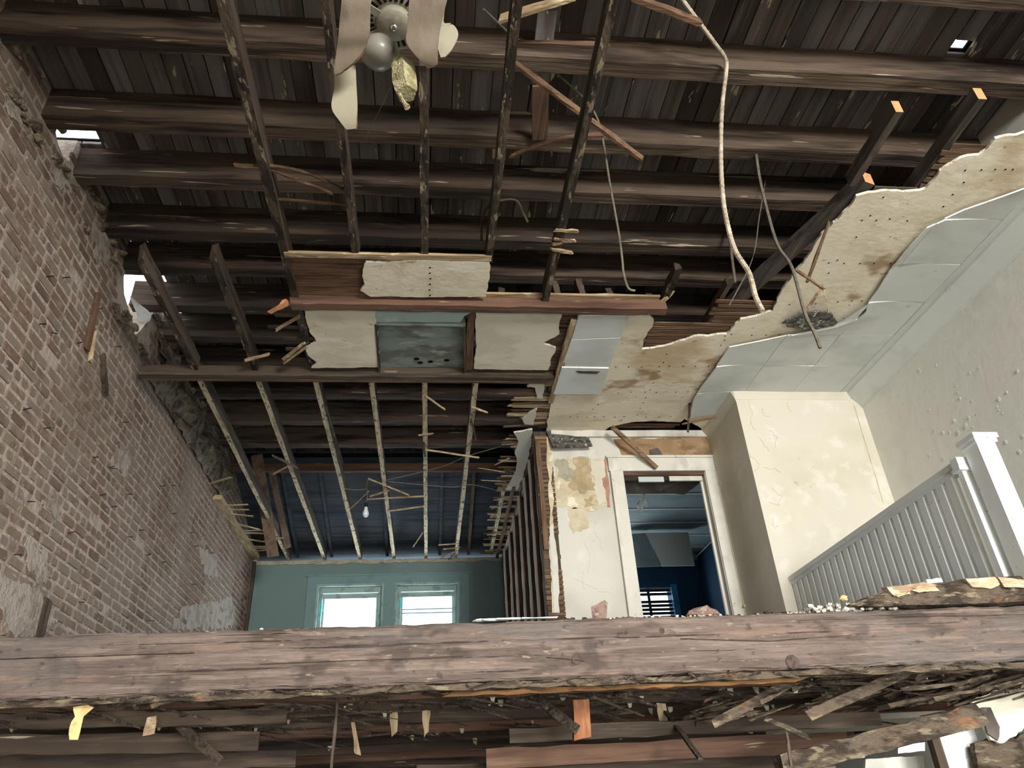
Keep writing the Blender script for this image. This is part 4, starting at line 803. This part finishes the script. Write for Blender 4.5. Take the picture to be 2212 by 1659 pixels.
# ================================================================== UNDER THE FLOOR
random.seed(121)
mb = MB()
for k in range(330):                                                       # splinters and lath ends nobody could count
    x = rnd(-2.3, 3.6); y = rnd(BY + .12, 5.85) if k % 2 else rnd(BY + .1, 4.3); zz = rnd(.535, .59)
    a = rnd(-.35, .35) + (.4 if x > 1.6 else 0) * random.random(); L_ = rnd(.05, .28); p = V((x, y, zz)); d = V((math.cos(a), rnd(-.4, .4), math.sin(a) * .5 - (.2 * random.random()))) * L_
    mb.bar(p, p + d, rnd(.004, .016), rnd(.003, .008), up=(0, 1, .3), n=2, j=.004, split=(.02, .04), taper=.6)
mb.build('splinters', 'dark_debris', label='tangle of dark lath splinters hanging below the upper floor', cat='debris', kind='stuff')
mb = MB()
for k in range(230):
    x = rnd(1.3, 3.9) if k % 3 else rnd(2.2, 3.9); y = rnd(BY + .1, 4.6); zz = rnd(.42, .58) + (x - 2.4) * .02; a = rnd(.1, .6); L_ = rnd(.06, .3); p = V((x, y, zz)); d = V((math.cos(a), rnd(-.3, .3), math.sin(a) * .5)) * L_
    mb.bar(p, p + d, rnd(.006, .024), rnd(.004, .010), up=(0, 1, .3), n=4, j=.006, split=(.03, .07), taper=.5)
mb.build('rotten_splinters', 'rot_wood', label='mass of rotten grey wood fibres slanting under the far end of the big timber', cat='debris', kind='stuff')
mb = MB()
for k in range(70):
    x = rnd(-2.2, 3.2); y = rnd(3.9, 6.0); zz = rnd(.52, .6); p = V((x, y, zz)); s_ = rnd(.008, .03)
    s_ *= .6; mb.plate(ragged([p + V((-s_, 0, s_)), p + V((s_, 0, s_)), p + V((s_ * .6, 0, -s_ * rnd(.5, 2))), p + V((-s_ * .5, 0, -s_))], .006, .012, seed=k), (0, .006, 0))
mb.build('plaster_flakes', 'plaster_grey_patch', label='pale plaster keys still clinging to the floor joists', cat='debris', kind='stuff')
def hang(name, pts, y, m, lb, cat, th=.012, amp=.006, grp=None):
    return MB().plate(ragged(pxpoly(pts, y=y), amp, .02, seed=pts[0][0]), (0, th, 0)).build(name, m, label=lb, cat=cat, group=grp)
hang('torn_paper', ((158, 1520), (175, 1516), (203, 1528), (180, 1548), (176, 1565), (168, 1598), (150, 1598), (150, 1572), (162, 1548)), BY + .06, 'yellow_paper', 'torn yellowed paper scrap hanging under the timber near the brick wall', 'paper', .003)
hang('hanging_board', ((318, 1550), (338, 1546), (332, 1585), (308, 1590)), BY + .3, 'rot_pale', 'small frayed brown board end hanging right of the yellowed paper', 'board')
hang('hanging_block', ((1238, 1512), (1272, 1510), (1277, 1592), (1240, 1600)), BY + .35, 'orange_block', 'bright orange brown wood block hanging under the middle of the timber', 'block', .05)
for k, (p, lb) in enumerate(((((842, 1536), (858, 1536), (858, 1580), (846, 1592)), 'first white frayed tag below the joist, towards the windows'), (((912, 1536), (930, 1535), (926, 1580), (916, 1594)), 'second white frayed tag below the joist'), (((1418, 1518), (1438, 1520), (1442, 1566), (1424, 1556)), 'pale frayed strip hanging right of the orange block'), (((758, 1560), (766, 1560), (780, 1632), (766, 1628)), 'small pale scrap dangling low, under the left tag'), (((1612, 1525), (1628, 1523), (1626, 1585), (1614, 1582)), 'small dun scrap hanging below the slanting lath'))):
    hang('hanging_scrap', p, 4.515, 'pale_lath_z', lb, 'scrap', .006, .006, 'scraps hanging below the floor')
def stick(name, a, b, w_, h_, m, lb, cat, n=5, j=.003, grp=None, **k):
    return MB().bar(a, b, w_, h_, up=(0, 1, 0), n=n, j=j, split=(.03, .03), **k).build(name, m, label=lb, cat=cat, group=grp)
stick('loose_lath', U(1150, 1502, y=4.02), U(1245, 1575, y=3.8), .045, .012, 'dark_debris', 'broad grey lath slanting down against the orange block', 'lath', grp='laths hanging below the floor')
stick('loose_lath', U(395, 1572, y=4.1), U(470, 1640, y=4.1), .045, .02, 'dark_debris', 'thick dark lath slanting down below the joists, towards the brick wall', 'lath', grp='laths hanging below the floor')
stick('loose_lath', U(1440, 1540, y=4.5), U(1512, 1637, y=3.85), .03, .012, 'dark_debris', 'pointed grey lath hanging down right of the pale frayed strip', 'lath', grp='laths hanging below the floor')
stick('loose_lath', U(1548, 1560, y=3.85), U(1700, 1478, y=3.8), .04, .012, 'rot_wood', 'long rotten lath slanting up to the timber, right of centre', 'lath', grp='laths hanging below the floor')
stick('loose_lath', U(1660, 1555, y=4.0), U(1740, 1590, y=4.0), .025, .01, 'rot_wood', 'short rotten lath slanting down below the long one', 'lath', grp='laths hanging below the floor')
stick('loose_lath', U(1750, 1545, y=3.8), U(1960, 1450, y=3.8), .05, .014, 'rot_wood', 'wide rotten fibre bundle slanting up under the far end of the timber', 'lath', grp='laths hanging below the floor')
stick('loose_lath', U(728, 1525, y=3.9), U(716, 1659, y=3.8), .012, .01, 'joist_wood_z', 'thin upright stick hanging below the window glare', 'lath', grp='laths hanging below the floor')
stick('loose_lath', U(330, 1525, y=3.75), U(372, 1508, y=3.7), .018, .01, 'pale_lath_x', 'pale short lath tucked under the timber, right of the paper scrap', 'lath', grp='laths hanging below the floor')
stick('loose_lath', U(1700, 1590, y=3.9), U(1708, 1645, y=3.9), .012, .008, 'joist_wood_z', 'thin dark stick hanging under the rotten laths', 'lath', grp='laths hanging below the floor')
for k, (a, b, w_, lb) in enumerate((((-30, 1560), (620, 1548), .07, 'sagging dark board under the floor, uppermost of three by the brick wall'), ((-30, 1610), (560, 1602), .09, 'sagging dark board under the floor, middle of three by the brick wall'), ((-30, 1652), (640, 1640), .08, 'sagging dark board under the floor, lowest of three by the brick wall'))):
    MB().bar(U(*a, y=4.0 + .25 * k), U(*b, y=4.05 + .25 * k), .03, w_, n=14, j=.006).build('sagging_board', 'rafter_wood_x', label=lb, cat='board', group='sagging boards by the brick wall')
for k, (a, b, w_, lb) in enumerate((((1100, 1590), (1900, 1552), .07, 'sagging brown board under the floor, upper of the pair right of centre'), ((1050, 1640), (1830, 1602), .10, 'sagging brown board under the floor, lower of the pair right of centre'), ((900, 1672), (1800, 1645), .09, 'sagging brown board along the bottom edge, right of centre'))):
    MB().bar(U(*a, y=4.3 + .2 * k), U(*b, y=4.3 + .2 * k), .03, w_, n=14, j=.006).build('sagging_board', 'red_wood_x' if k == 1 else 'joist_wood_x', label=lb, cat='board', group='sagging boards right of centre')
# lower right corner: rotten joist, column, plaster
stick('rotten_joist', U(1690, 1655, y=3.95), U(2110, 1545, y=3.75), .1, .09, 'rot_wood', 'reddish rotten joist slanting up towards the lower corner plaster', 'joist', n=14, j=.008)
hang('paper_scrap', ((1808, 1618), (1842, 1612), (1852, 1622), (1870, 1624), (1868, 1636), (1810, 1636)), 3.93, 'paper', 'white torn card scrap caught under the rotten joist', 'paper', .003)
hang('paper_scrap', ((1940, 1616), (1998, 1600), (1998, 1622), (1940, 1628)), 3.88, 'paper', 'second white card scrap, between rotten joist and ribbed column', 'paper', .003)
colm = empty('ribbed_column', U(1990, 1659, y=4.3), label='white ribbed wooden column stub in the lower corner', cat='column', kind='thing')
a0, a1 = U(2020, 1572, y=4.3), U(2100, 1562, y=4.3)
for k in range(6):
    xa = a0.x + (a1.x - a0.x) * k / 6; xb = a0.x + (a1.x - a0.x) * (k + 1) / 6
    MB().plate([(xa, 4.3, -1.9), (xb - .006, 4.3 - .008, -1.9), (xb - .006, 4.3 - .008, .42), (xa, 4.3, .42)], (0, .04, 0)).build('stave', 'rail_white' if k % 2 else 'trim_white', colm)
MB().bar((a0.x - .06, 4.3, -1.9), (a0.x - .03, 4.3, .42), .05, .05, up=(0, 1, 0), n=6, j=.003).build('corner_stud', 'joist_wood_z', colm)
hp = hang('plaster_chunk', ((2098, 1512), (2150, 1490), (2212, 1472), (2300, 1455), (2300, 1580), (2212, 1572), (2195, 1590), (2160, 1606), (2140, 1598), (2120, 1560)), 4.15, 'old_plaster', 'torn sheet of pale wall plaster hanging in the lower corner below the timber', 'plaster', .02, .01)
MB().plate(ragged(pxpoly(((2118, 1530), (2140, 1528), (2160, 1570), (2156, 1600), (2134, 1585)), y=4.135), .006, .02), (0, .01, 0)).build('torn_opening', 'dark_sheet', hp)
hang('wall_remnant', ((1870, 1640), (1995, 1632), (2010, 1720), (1870, 1720)), 4.6, 'trim_white', 'pale boarded wall just visible at the bottom edge beside the ribbed column', 'board', .03)
hang('wall_remnant', ((2105, 1605), (2300, 1570), (2300, 1760), (2125, 1760)), 4.2, 'rot_wood', 'brown rotten wall piece under the plaster in the lower corner', 'board', .04, .02)
# ================================================================== FAN
fan = empty('ceiling_fan', (-.18, 2.08, 2.9), label='dirty off-white ceiling fan with rotten drooping blades', cat='ceiling fan')
hc = V((-.175, 2.07, 3.20)); ax = (0, 0, -1)
mh = MB().lathe(hc, [(.03, -.14), (.10, -.13), (.155, -.07), (.16, -.02), (.15, .0), (.135, .006), (.08, .007)], axis=ax, n=36).build('motor_housing', 'fan_white', fan, smooth=True)
for k in range(26):
    t = 2 * math.pi * k / 26; d = V((math.cos(t), math.sin(t), 0)); MB().bar(hc + d * .096 + V((0, 0, -.0075)), hc + d * .13 + V((0, 0, -.0075)), .013, .003).build('vent_slot', 'slot_black', mh)
MB().lathe(hc, [(.082, .004), (.082, .03), (.076, .045), (.03, .05)], axis=ax, n=30).build('hub_plate', 'fan_white', fan, smooth=True)
MB().lathe(hc + V((0, 0, -.05)), [(.017, 0), (.017, .006), (.011, .012)], axis=ax, n=14).build('hub_screw', 'chrome', fan, smooth=True)
MB().lathe(hc + V((0, 0, .13)), [(.012, 0), (.012, -.22)], axis=ax, n=10).build('down_rod', 'fan_white', fan)
MB().lathe(hc + V((0, 0, .36)), [(.02, .03), (.06, .0), (.065, -.04), (.05, -.05)], axis=ax, n=20).build('canopy', 'fan_white', fan)
def blade(cols, m, lb=None, th=.009, med='particle_edge'):
    """blade as a bent strip: rows of (left, right) points"""
    mb = MB(); L_ = spline([c[0] for c in cols], 4); R2 = spline([c[1] for c in cols], 4); cols = L_; K = len(cols); nrm = []
    for i in range(K):
        a, b = L_[i], R2[i]; j_ = min(i + 1, K - 1); i_ = max(i - 1, 0); d = (L_[j_] + R2[j_]) - (L_[i_] + R2[i_]); nn = (b - a).cross(d).normalized(); nrm.append(nn * th)
    vs = []
    for i in range(K): vs += [L_[i], R2[i], R2[i] + nrm[i], L_[i] + nrm[i]]
    fs, ms = [], []
    for i in range(K - 1):
        for q in range(4): r = (q + 1) % 4; fs.append((i * 4 + q, (i + 1) * 4 + q, (i + 1) * 4 + r, i * 4 + r)); ms.append(1 if q in (1, 3) else 0)
    fs += [(0, 1, 2, 3), tuple((K - 1) * 4 + q for q in (3, 2, 1, 0))]; ms += [1, 1]
    o = mb.add(vs, fs, ms).build('blade', [m, med], fan, label=lb, smooth=True); o.data.set_sharp_from_angle(angle=.7); return o
blade([(U(742, -60, y=1.75), U(812, -60, y=1.75)), (U(738, 0, y=1.80), U(802, 0, y=1.80)), (U(734, 40, y=1.85), U(800, 40, y=1.85)), (U(731, 80, y=1.90), U(797, 78, y=1.89)), (U(727, 110, y=1.95), U(788, 104, y=1.93)), (U(723, 138, y=1.98), U(768, 130, y=1.96)), (U(721, 154, y=2.0), U(750, 146, y=1.98)), (U(724, 162, y=2.01), U(735, 158, y=2.0))], 'fan_blade', 'water stained drooping blade, brown edge', .016)
blade([(U(722, 148, y=2.12), U(768, 140, y=2.12)), (U(722, 190, y=2.13), U(770, 185, y=2.13)), (U(716, 232, y=2.15), U(772, 228, y=2.14)), (U(734, 262, y=2.17), U(770, 262, y=2.15)), (U(748, 280, y=2.18), U(768, 278, y=2.16))], 'fan_blade_pale', 'paler blade hanging straight down')
blade([(U(888, -60, y=1.72), U(985, -60, y=1.72)), (U(884, 0, y=1.78), U(966, 0, y=1.78)), (U(880, 60, y=1.86), U(952, 60, y=1.86)), (U(878, 92, y=1.9), U(946, 100, y=1.9)), (U(903, 126, y=1.94), U(942, 136, y=1.93)), (U(924, 148, y=1.96), U(936, 146, y=1.95))], 'fan_blade', 'broad stained blade drooping beside the hub', .016)
blade([(U(952, -40, y=2.2), U(972, -40, y=2.2)), (U(945, 48, y=2.2), U(958, 45, y=2.2)), (U(943, 56, y=2.2), U(980, 54, y=2.2)), (U(944, 85, y=2.22), U(990, 75, y=2.22)), (U(946, 104, y=2.24), U(978, 104, y=2.24)), (U(952, 124, y=2.25), U(962, 122, y=2.25))], 'fan_blade_pale', 'short torn blade stump')
for t in (150, 215, 330, 30):
    d = V((math.cos(math.radians(t)), math.sin(math.radians(t)), 0)); MB().bar(hc + d * .07 + V((0, 0, -.03)), hc + d * .19 + V((0, 0, -.04)), .035, .006, n=3).build('blade_iron', 'fan_white', fan)
gc = U(820, 108, y=2.05)
MB().lathe(gc, [(.02, -.06), (.05, -.05), (.075, -.01), (.078, .03), (.065, .06), (.03, .075)], axis=(-.25, .1, -1), n=24).build('glass_shade', 'frosted', fan, smooth=True)
s0, s1 = U(853, 95, y=2.02), U(862, 140, y=2.02)
MB().tube([s0, s0.lerp(s1, .5), s1], [.012, .011, .014], 10).build('lamp_stem', 'fan_white', fan)
mb = MB(); r0 = U(870, 138, y=2.02); r1 = U(875, 200, y=2.03)
mb.tube([U(864, 128, y=2.02), U(868, 142, y=2.02), U(872, 155, y=2.02), U(874, 180, y=2.03), U(877, 198, y=2.03), U(878, 203, y=2.03)], [.025, .046, .052, .054, .05, .046], 5).build('socket_wrap', 'rag', fan)
mb = MB(); mb.tube([U(862, 202, y=2.03), U(868, 214, y=2.03), U(874, 224, y=2.03), U(880, 232, y=2.03)], [.009, .008, .009, .014], 7).build('frayed_cord', 'rag', fan)
MB().tube([U(842, 192, y=2.02), U(790, 300, y=2.3)], .0012, 5).build('pull_string', 'grey_cable', fan)
# ================================================================== CABLES, BULB, LOOSE LATHS
cpts = [U(1460, -20, y=2.45), U(1500, 35, y=2.55), U(1545, 95, y=2.72), U(1566, 125, y=2.83), U(1569, 150, y=2.86), U(1560, 230, y=2.88), U(1557, 330, y=2.88), U(1562, 430, y=2.86), U(1575, 500, y=2.84), U(1590, 545, y=2.82), U(1618, 590, y=2.8), U(1632, 640, y=2.78), U(1647, 672, y=2.76)]
sp = spline(cpts, 16); MB().tube(sp, .0125, 8, ribs=.16).build('flexible_conduit', 'conduit', label='long ribbed flexible conduit dangling from the roof, cut at its lower end', cat='conduit')
def cable(name, pts, r, m, lb, cat='cable', grp='loose cables'):
    MB().tube(spline(pts, 6), r, 6).build(name, m, label=lb, cat=cat, group=grp)
cable('hanging_cable', [U(1045, 20, y=2.55), U(1098, 70, y=2.75), U(1150, 110, y=2.95), U(1210, 165, y=3.1), U(1262, 212, y=3.25), U(1285, 245, y=3.3), U(1300, 290, y=3.32), U(1318, 400, y=3.32), U(1336, 500, y=3.3), U(1344, 560, y=3.3), U(1347, 590, y=3.3), U(1357, 622, y=3.3), U(1372, 628, y=3.3)], .007, 'grey_cable', 'grey cable slanting across the rafters and hanging down in mid room')
cable('hanging_cable', [U(1655, 380, y=4.06), U(1652, 400, y=3.95), U(1640, 470, y=3.9), U(1625, 560, y=3.9), U(1575, 660, y=3.85)], .004, 'grey_cable', 'thin wire hanging behind the flexible conduit')
cable('hanging_cable', [U(1572, 482, y=4.66), U(1578, 530, y=4.3), U(1580, 548, y=4.2), U(1588, 610, y=4.2)], .011, 'grey_cable', 'short grey rod hanging from the rafter behind the conduit')
cable('hanging_cable', [U(1630, 305, y=3.6), U(1640, 380, y=3.62), U(1660, 466, y=3.6), U(1680, 530, y=3.55), U(1704, 565, y=3.5), U(1718, 600, y=3.45), U(1740, 680, y=3.4), U(1760, 720, y=3.38), U(1772, 752, y=3.38)], .011, 'grey_cable', 'stiff grey conduit hanging over the mould patch in the plaster')
stick('loose_lath', U(1790, 482, z=CEIL - .004), U(1745, 605, y=4.0), .02, .01, 'lath_wood_y', 'thin dark lath hanging before the stained plaster, above the mould patch', 'lath')
stick('loose_lath', U(1722, 585, y=3.7), U(1776, 622, y=3.75), .02, .01, 'lath_wood_y', 'short lath slanting right from the stiff grey conduit', 'lath')
stick('loose_lath', U(1776, 618, y=3.75), U(1748, 662, y=3.8), .02, .01, 'lath_wood_y', 'short brown lath pointing down to the mould patch', 'lath')
stick('loose_lath', U(1778, 622, y=3.75), U(1788, 665, y=3.8), .008, .006, 'pale_lath_y', 'rusty wire thin splinter beside the mould patch', 'splinter')
stick('loose_lath', U(1096, 124, z=3.95), U(1385, 342, z=3.7), .045, .02, 'lath_wood_x', 'long brown lath slanting across the rafters, right of the fan', 'lath', n=10)
stick('loose_lath', U(1100, 94, z=3.98), U(1308, 99, z=3.98), .04, .03, 'red_wood_x', 'short level stick under the roof, right of the fan', 'lath')
stick('loose_lath', U(1106, 338, z=3.9), U(1300, 292, z=3.9), .035, .02, 'red_wood_x', 'bowed brown lath below the long slanting one', 'lath', n=8, bow=(0, -.05, 0))
stick('loose_lath', U(1085, 40, z=3.9), U(1230, -5, z=3.95), .06, .02, 'pale_lath_x', 'pointed splintered board at the very top, right of the fan', 'board', n=6)
stick('loose_lath', U(1370, -5, z=4.1), U(1510, 48, z=4.1), .05, .03, 'lath_wood_x', 'dark splintered board at the very top beside the conduit', 'board', n=6)
stick('loose_lath', U(555, 358, z=3.6), U(745, 412, z=3.6), .02, .012, 'lath_wood_x', 'bent lath caught on the long speckled joist', 'lath', n=8, bow=(0, -.06, 0))
stick('loose_lath', U(575, 362, z=3.6), U(712, 416, z=3.55), .02, .012, 'lath_wood_x', 'second lath caught on the long speckled joist', 'lath', n=6)
stick('loose_lath', U(585, 430, z=3.6), U(760, 442, z=3.6), .02, .012, 'lath_wood_x', 'level lath crossing the long speckled joist', 'lath', n=6)
stick('loose_lath', U(510, 356, z=3.7), U(560, 360, z=3.68), .03, .008, 'pale_lath_x', 'pale flake of wood beside the long speckled joist', 'lath')
mb = MB(); bx0, bx1 = U(1168, 185, z=4.18), U(1166, 300, z=4.18); mb.bar(bx0, bx1, .11, .02, up=(0, 0, 1), n=4, j=.003); mb.build('hanging_plank', 'red_wood_y', label='reddish plank fixed lengthwise under the rafters, right of the fan', cat='plank')
mb = MB(); mb.bar(U(1183, 22, z=4.3), U(1165, 180, z=4.3), .12, .02, n=4, j=.003); mb.build('hanging_plank', 'deck_wood_y', label='grey green plank lengthwise under the roof near the short level stick', cat='plank')
# wires and bulb in the back room
bp = U(790, 1108, y=8.3)
bl = empty('light_bulb', bp, label='bare white light bulb hanging in the open back room', cat='light bulb')
MB().lathe(bp, [(.012, .075), (.020, .07), (.021, .045), (.030, .02), (.037, -.005), (.036, -.025), (.025, -.043), (.008, -.05)], n=18).build('bulb', 'bulb_glass', bl, smooth=True)
MB().lathe(bp + V((0, 0, .07)), [(.018, 0), (.02, .05), (.012, .06)], n=12).build('socket', 'black_wire', bl)
MB().tube(spline([bp + V((0, 0, .12)), bp + V((.01, 0, .22)), U(792, 1045, y=8.3), U(796, 1035, z=CEIL + .02)], 4), .005, 6).build('flex', 'grey_cable', bl)
cable('loose_wire', [U(740, 1055, z=CEIL), U(770, 1058, z=CEIL), U(792, 1056, z=CEIL)], .004, 'grey_cable', 'wire running from the third joist to the bulb')
cable('loose_wire', [U(835, 1037, z=CEIL), U(900, 1022, z=CEIL), U(960, 1006, z=CEIL + .02), U(1010, 985, z=CEIL + .03), U(1080, 965, z=CEIL + .05)], .004, 'grey_cable', 'dark wire sweeping up to the partition across three joists')
cable('loose_wire', [U(838, 1040, z=CEIL), U(910, 1047, z=CEIL), U(980, 1052, z=CEIL), U(1020, 1047, z=CEIL), U(1075, 1060, z=CEIL)], .004, 'grey_cable', 'pale slack wire from the bulb to the broken laths')
for k, (a, b, lb) in enumerate((((798, 1035), (882, 1069), 'thin stick slanting across the fourth joist beside the bulb'), ((795, 1078), (915, 1072), 'upper bridging stick between fourth and fifth joist'), ((840, 1104), (915, 1094), 'lower bridging stick between fourth and fifth joist'), ((800, 1072), (838, 1060), 'short stick just above the bulb'), ((757, 1098), (795, 1062), 'pale splinter slanting left of the bulb'),
                           ((912, 1152), (893, 1180), 'short stick slanting off the far part of the fifth joist'), ((921, 972), (1030, 988), 'stick bridging the fifth and sixth joist further forward'), ((950, 1177), (990, 1174), 'upper short lath at the far end of the sixth joist'), ((960, 1186), (990, 1183), 'second short lath at the far end of the sixth joist'), ((955, 1203), (990, 1188), 'slanting splinter at the far end of the sixth joist'), ((955, 1220), (985, 1195), 'lowest slanting splinter at the far end of the sixth joist'),
                           ((592, 1023), (622, 1007), 'short stick nailed beside the second joist'), ((908, 940), (932, 937), 'chip of lath across the fifth joist'), ((920, 856), (960, 884), 'dark splinter hanging off the fifth joist'), ((1022, 880), (1050, 890), 'chip of lath beside the sixth joist'))):
    stick('loose_lath', U(*a, z=CEIL - .005), U(*b, z=CEIL - .02), .018, .01, 'pale_lath_x', lb, 'lath', n=3, j=.002, grp='sticks among the back joists')
for k, (a, b, lb) in enumerate((((703, 878), (740, 1000), 'dark splintered strip along the third joist'), ((590, 985), (640, 1010), 'dark strip hooked over the second joist'), ((1018, 905), (1028, 950), 'dark splinter along the sixth joist'), ((915, 955), (918, 985), 'dark splinter along the fifth joist'))):
    stick('dark_splinter', U(*a, z=CEIL + .01), U(*b, z=CEIL - .02), .02, .012, 'joist_wood_y', lb, 'splinter', n=5, j=.004)
stick('leaning_post', U(555, 985, y=8.9), U(590, 1200, y=9.6), .14, .05, 'back_rafter', 'broad leaning post behind the first back joist', 'post', n=6)
stick('leaning_post', U(585, 1010, y=9.1), U(622, 1180, y=10.2), .08, .05, 'back_rafter', 'narrow leaning post behind the first back joist', 'post', n=6)
for k, (a, b, lb) in enumerate((((598, 712), (645, 684), 'upper broken lath sticking out left of the stained plaster panel'), ((613, 775), (655, 742), 'lower pair of broken laths left of the stained plaster panel'), ((616, 782), (660, 750), 'lowest broken lath left of the stained plaster panel'), ((532, 778), (577, 766), 'small lath chip on the second joist stub'))):
    stick('loose_lath', U(*a, z=CEIL - .02), U(*b, z=CEIL + .0), .03, .01, 'pale_lath_x', lb, 'lath', n=3, j=.003)
# hooked strip under the roof, right of the fan's rod
cable('hooked_strip', [U(1040, 520, z=3.62), U(1042, 470, z=3.66), U(1062, 440, z=3.7), U(1112, 432, z=3.7), U(1130, 460, z=3.66), U(1140, 480, z=3.62)], .009, 'joist_wood_x', 'bent strip hooked over the mottled joist', 'strip', None)
# hall ceiling fallen pieces and the prop across the door head
stick('loose_lath', U(1325, 925, y=YD - .25), U(1416, 1008, y=YD - .08), .045, .02, 'lath_wood_x', 'brown lath fallen from the ceiling, slanting across the door head', 'lath', n=6)
stick('loose_lath', U(1478, 915, y=6.4), U(1545, 900, y=6.3), .02, .01, 'lath_wood_x', 'thin bowed lath beside the ceiling hole above the doorway', 'lath')
stick('loose_lath', U(1490, 870, y=6.2), U(1486, 930, y=6.2), .02, .012, 'joist_wood_z', 'short upright splinter hanging at the corner of the tiled ceiling', 'splinter')
# metal flashing curling in at the gap in the brick wall
mb = MB(); rows = []
for k in range(9):
    t = k / 8; a = U(280 + 22 * t, 640 + 55 * t, x=XL - .03 + .05 * t); b = a + V((.02 + .07 * math.sin(t * 2.6), .16 - .12 * t, .03)); rows.append((a, b))
vs = [p for r in rows for p in r]; vs += [p + V((.004, .002, .004)) for p in vs]; n = len(rows) * 2
fs = [(2 * i, 2 * i + 2, 2 * i + 3, 2 * i + 1) for i in range(len(rows) - 1)] + [(n + 2 * i, n + 2 * i + 1, n + 2 * i + 3, n + 2 * i + 2) for i in range(len(rows) - 1)] + [(2 * i + 1, 2 * i + 3, n + 2 * i + 3, n + 2 * i + 1) for i in range(len(rows) - 1)] + [(2 * i, n + 2 * i, n + 2 * i + 2, 2 * i + 2) for i in range(len(rows) - 1)]
mb.add(vs, fs).build('roof_flashing', 'flashing', label='curled white metal flashing poking in through the gap in the brick wall', cat='flashing')
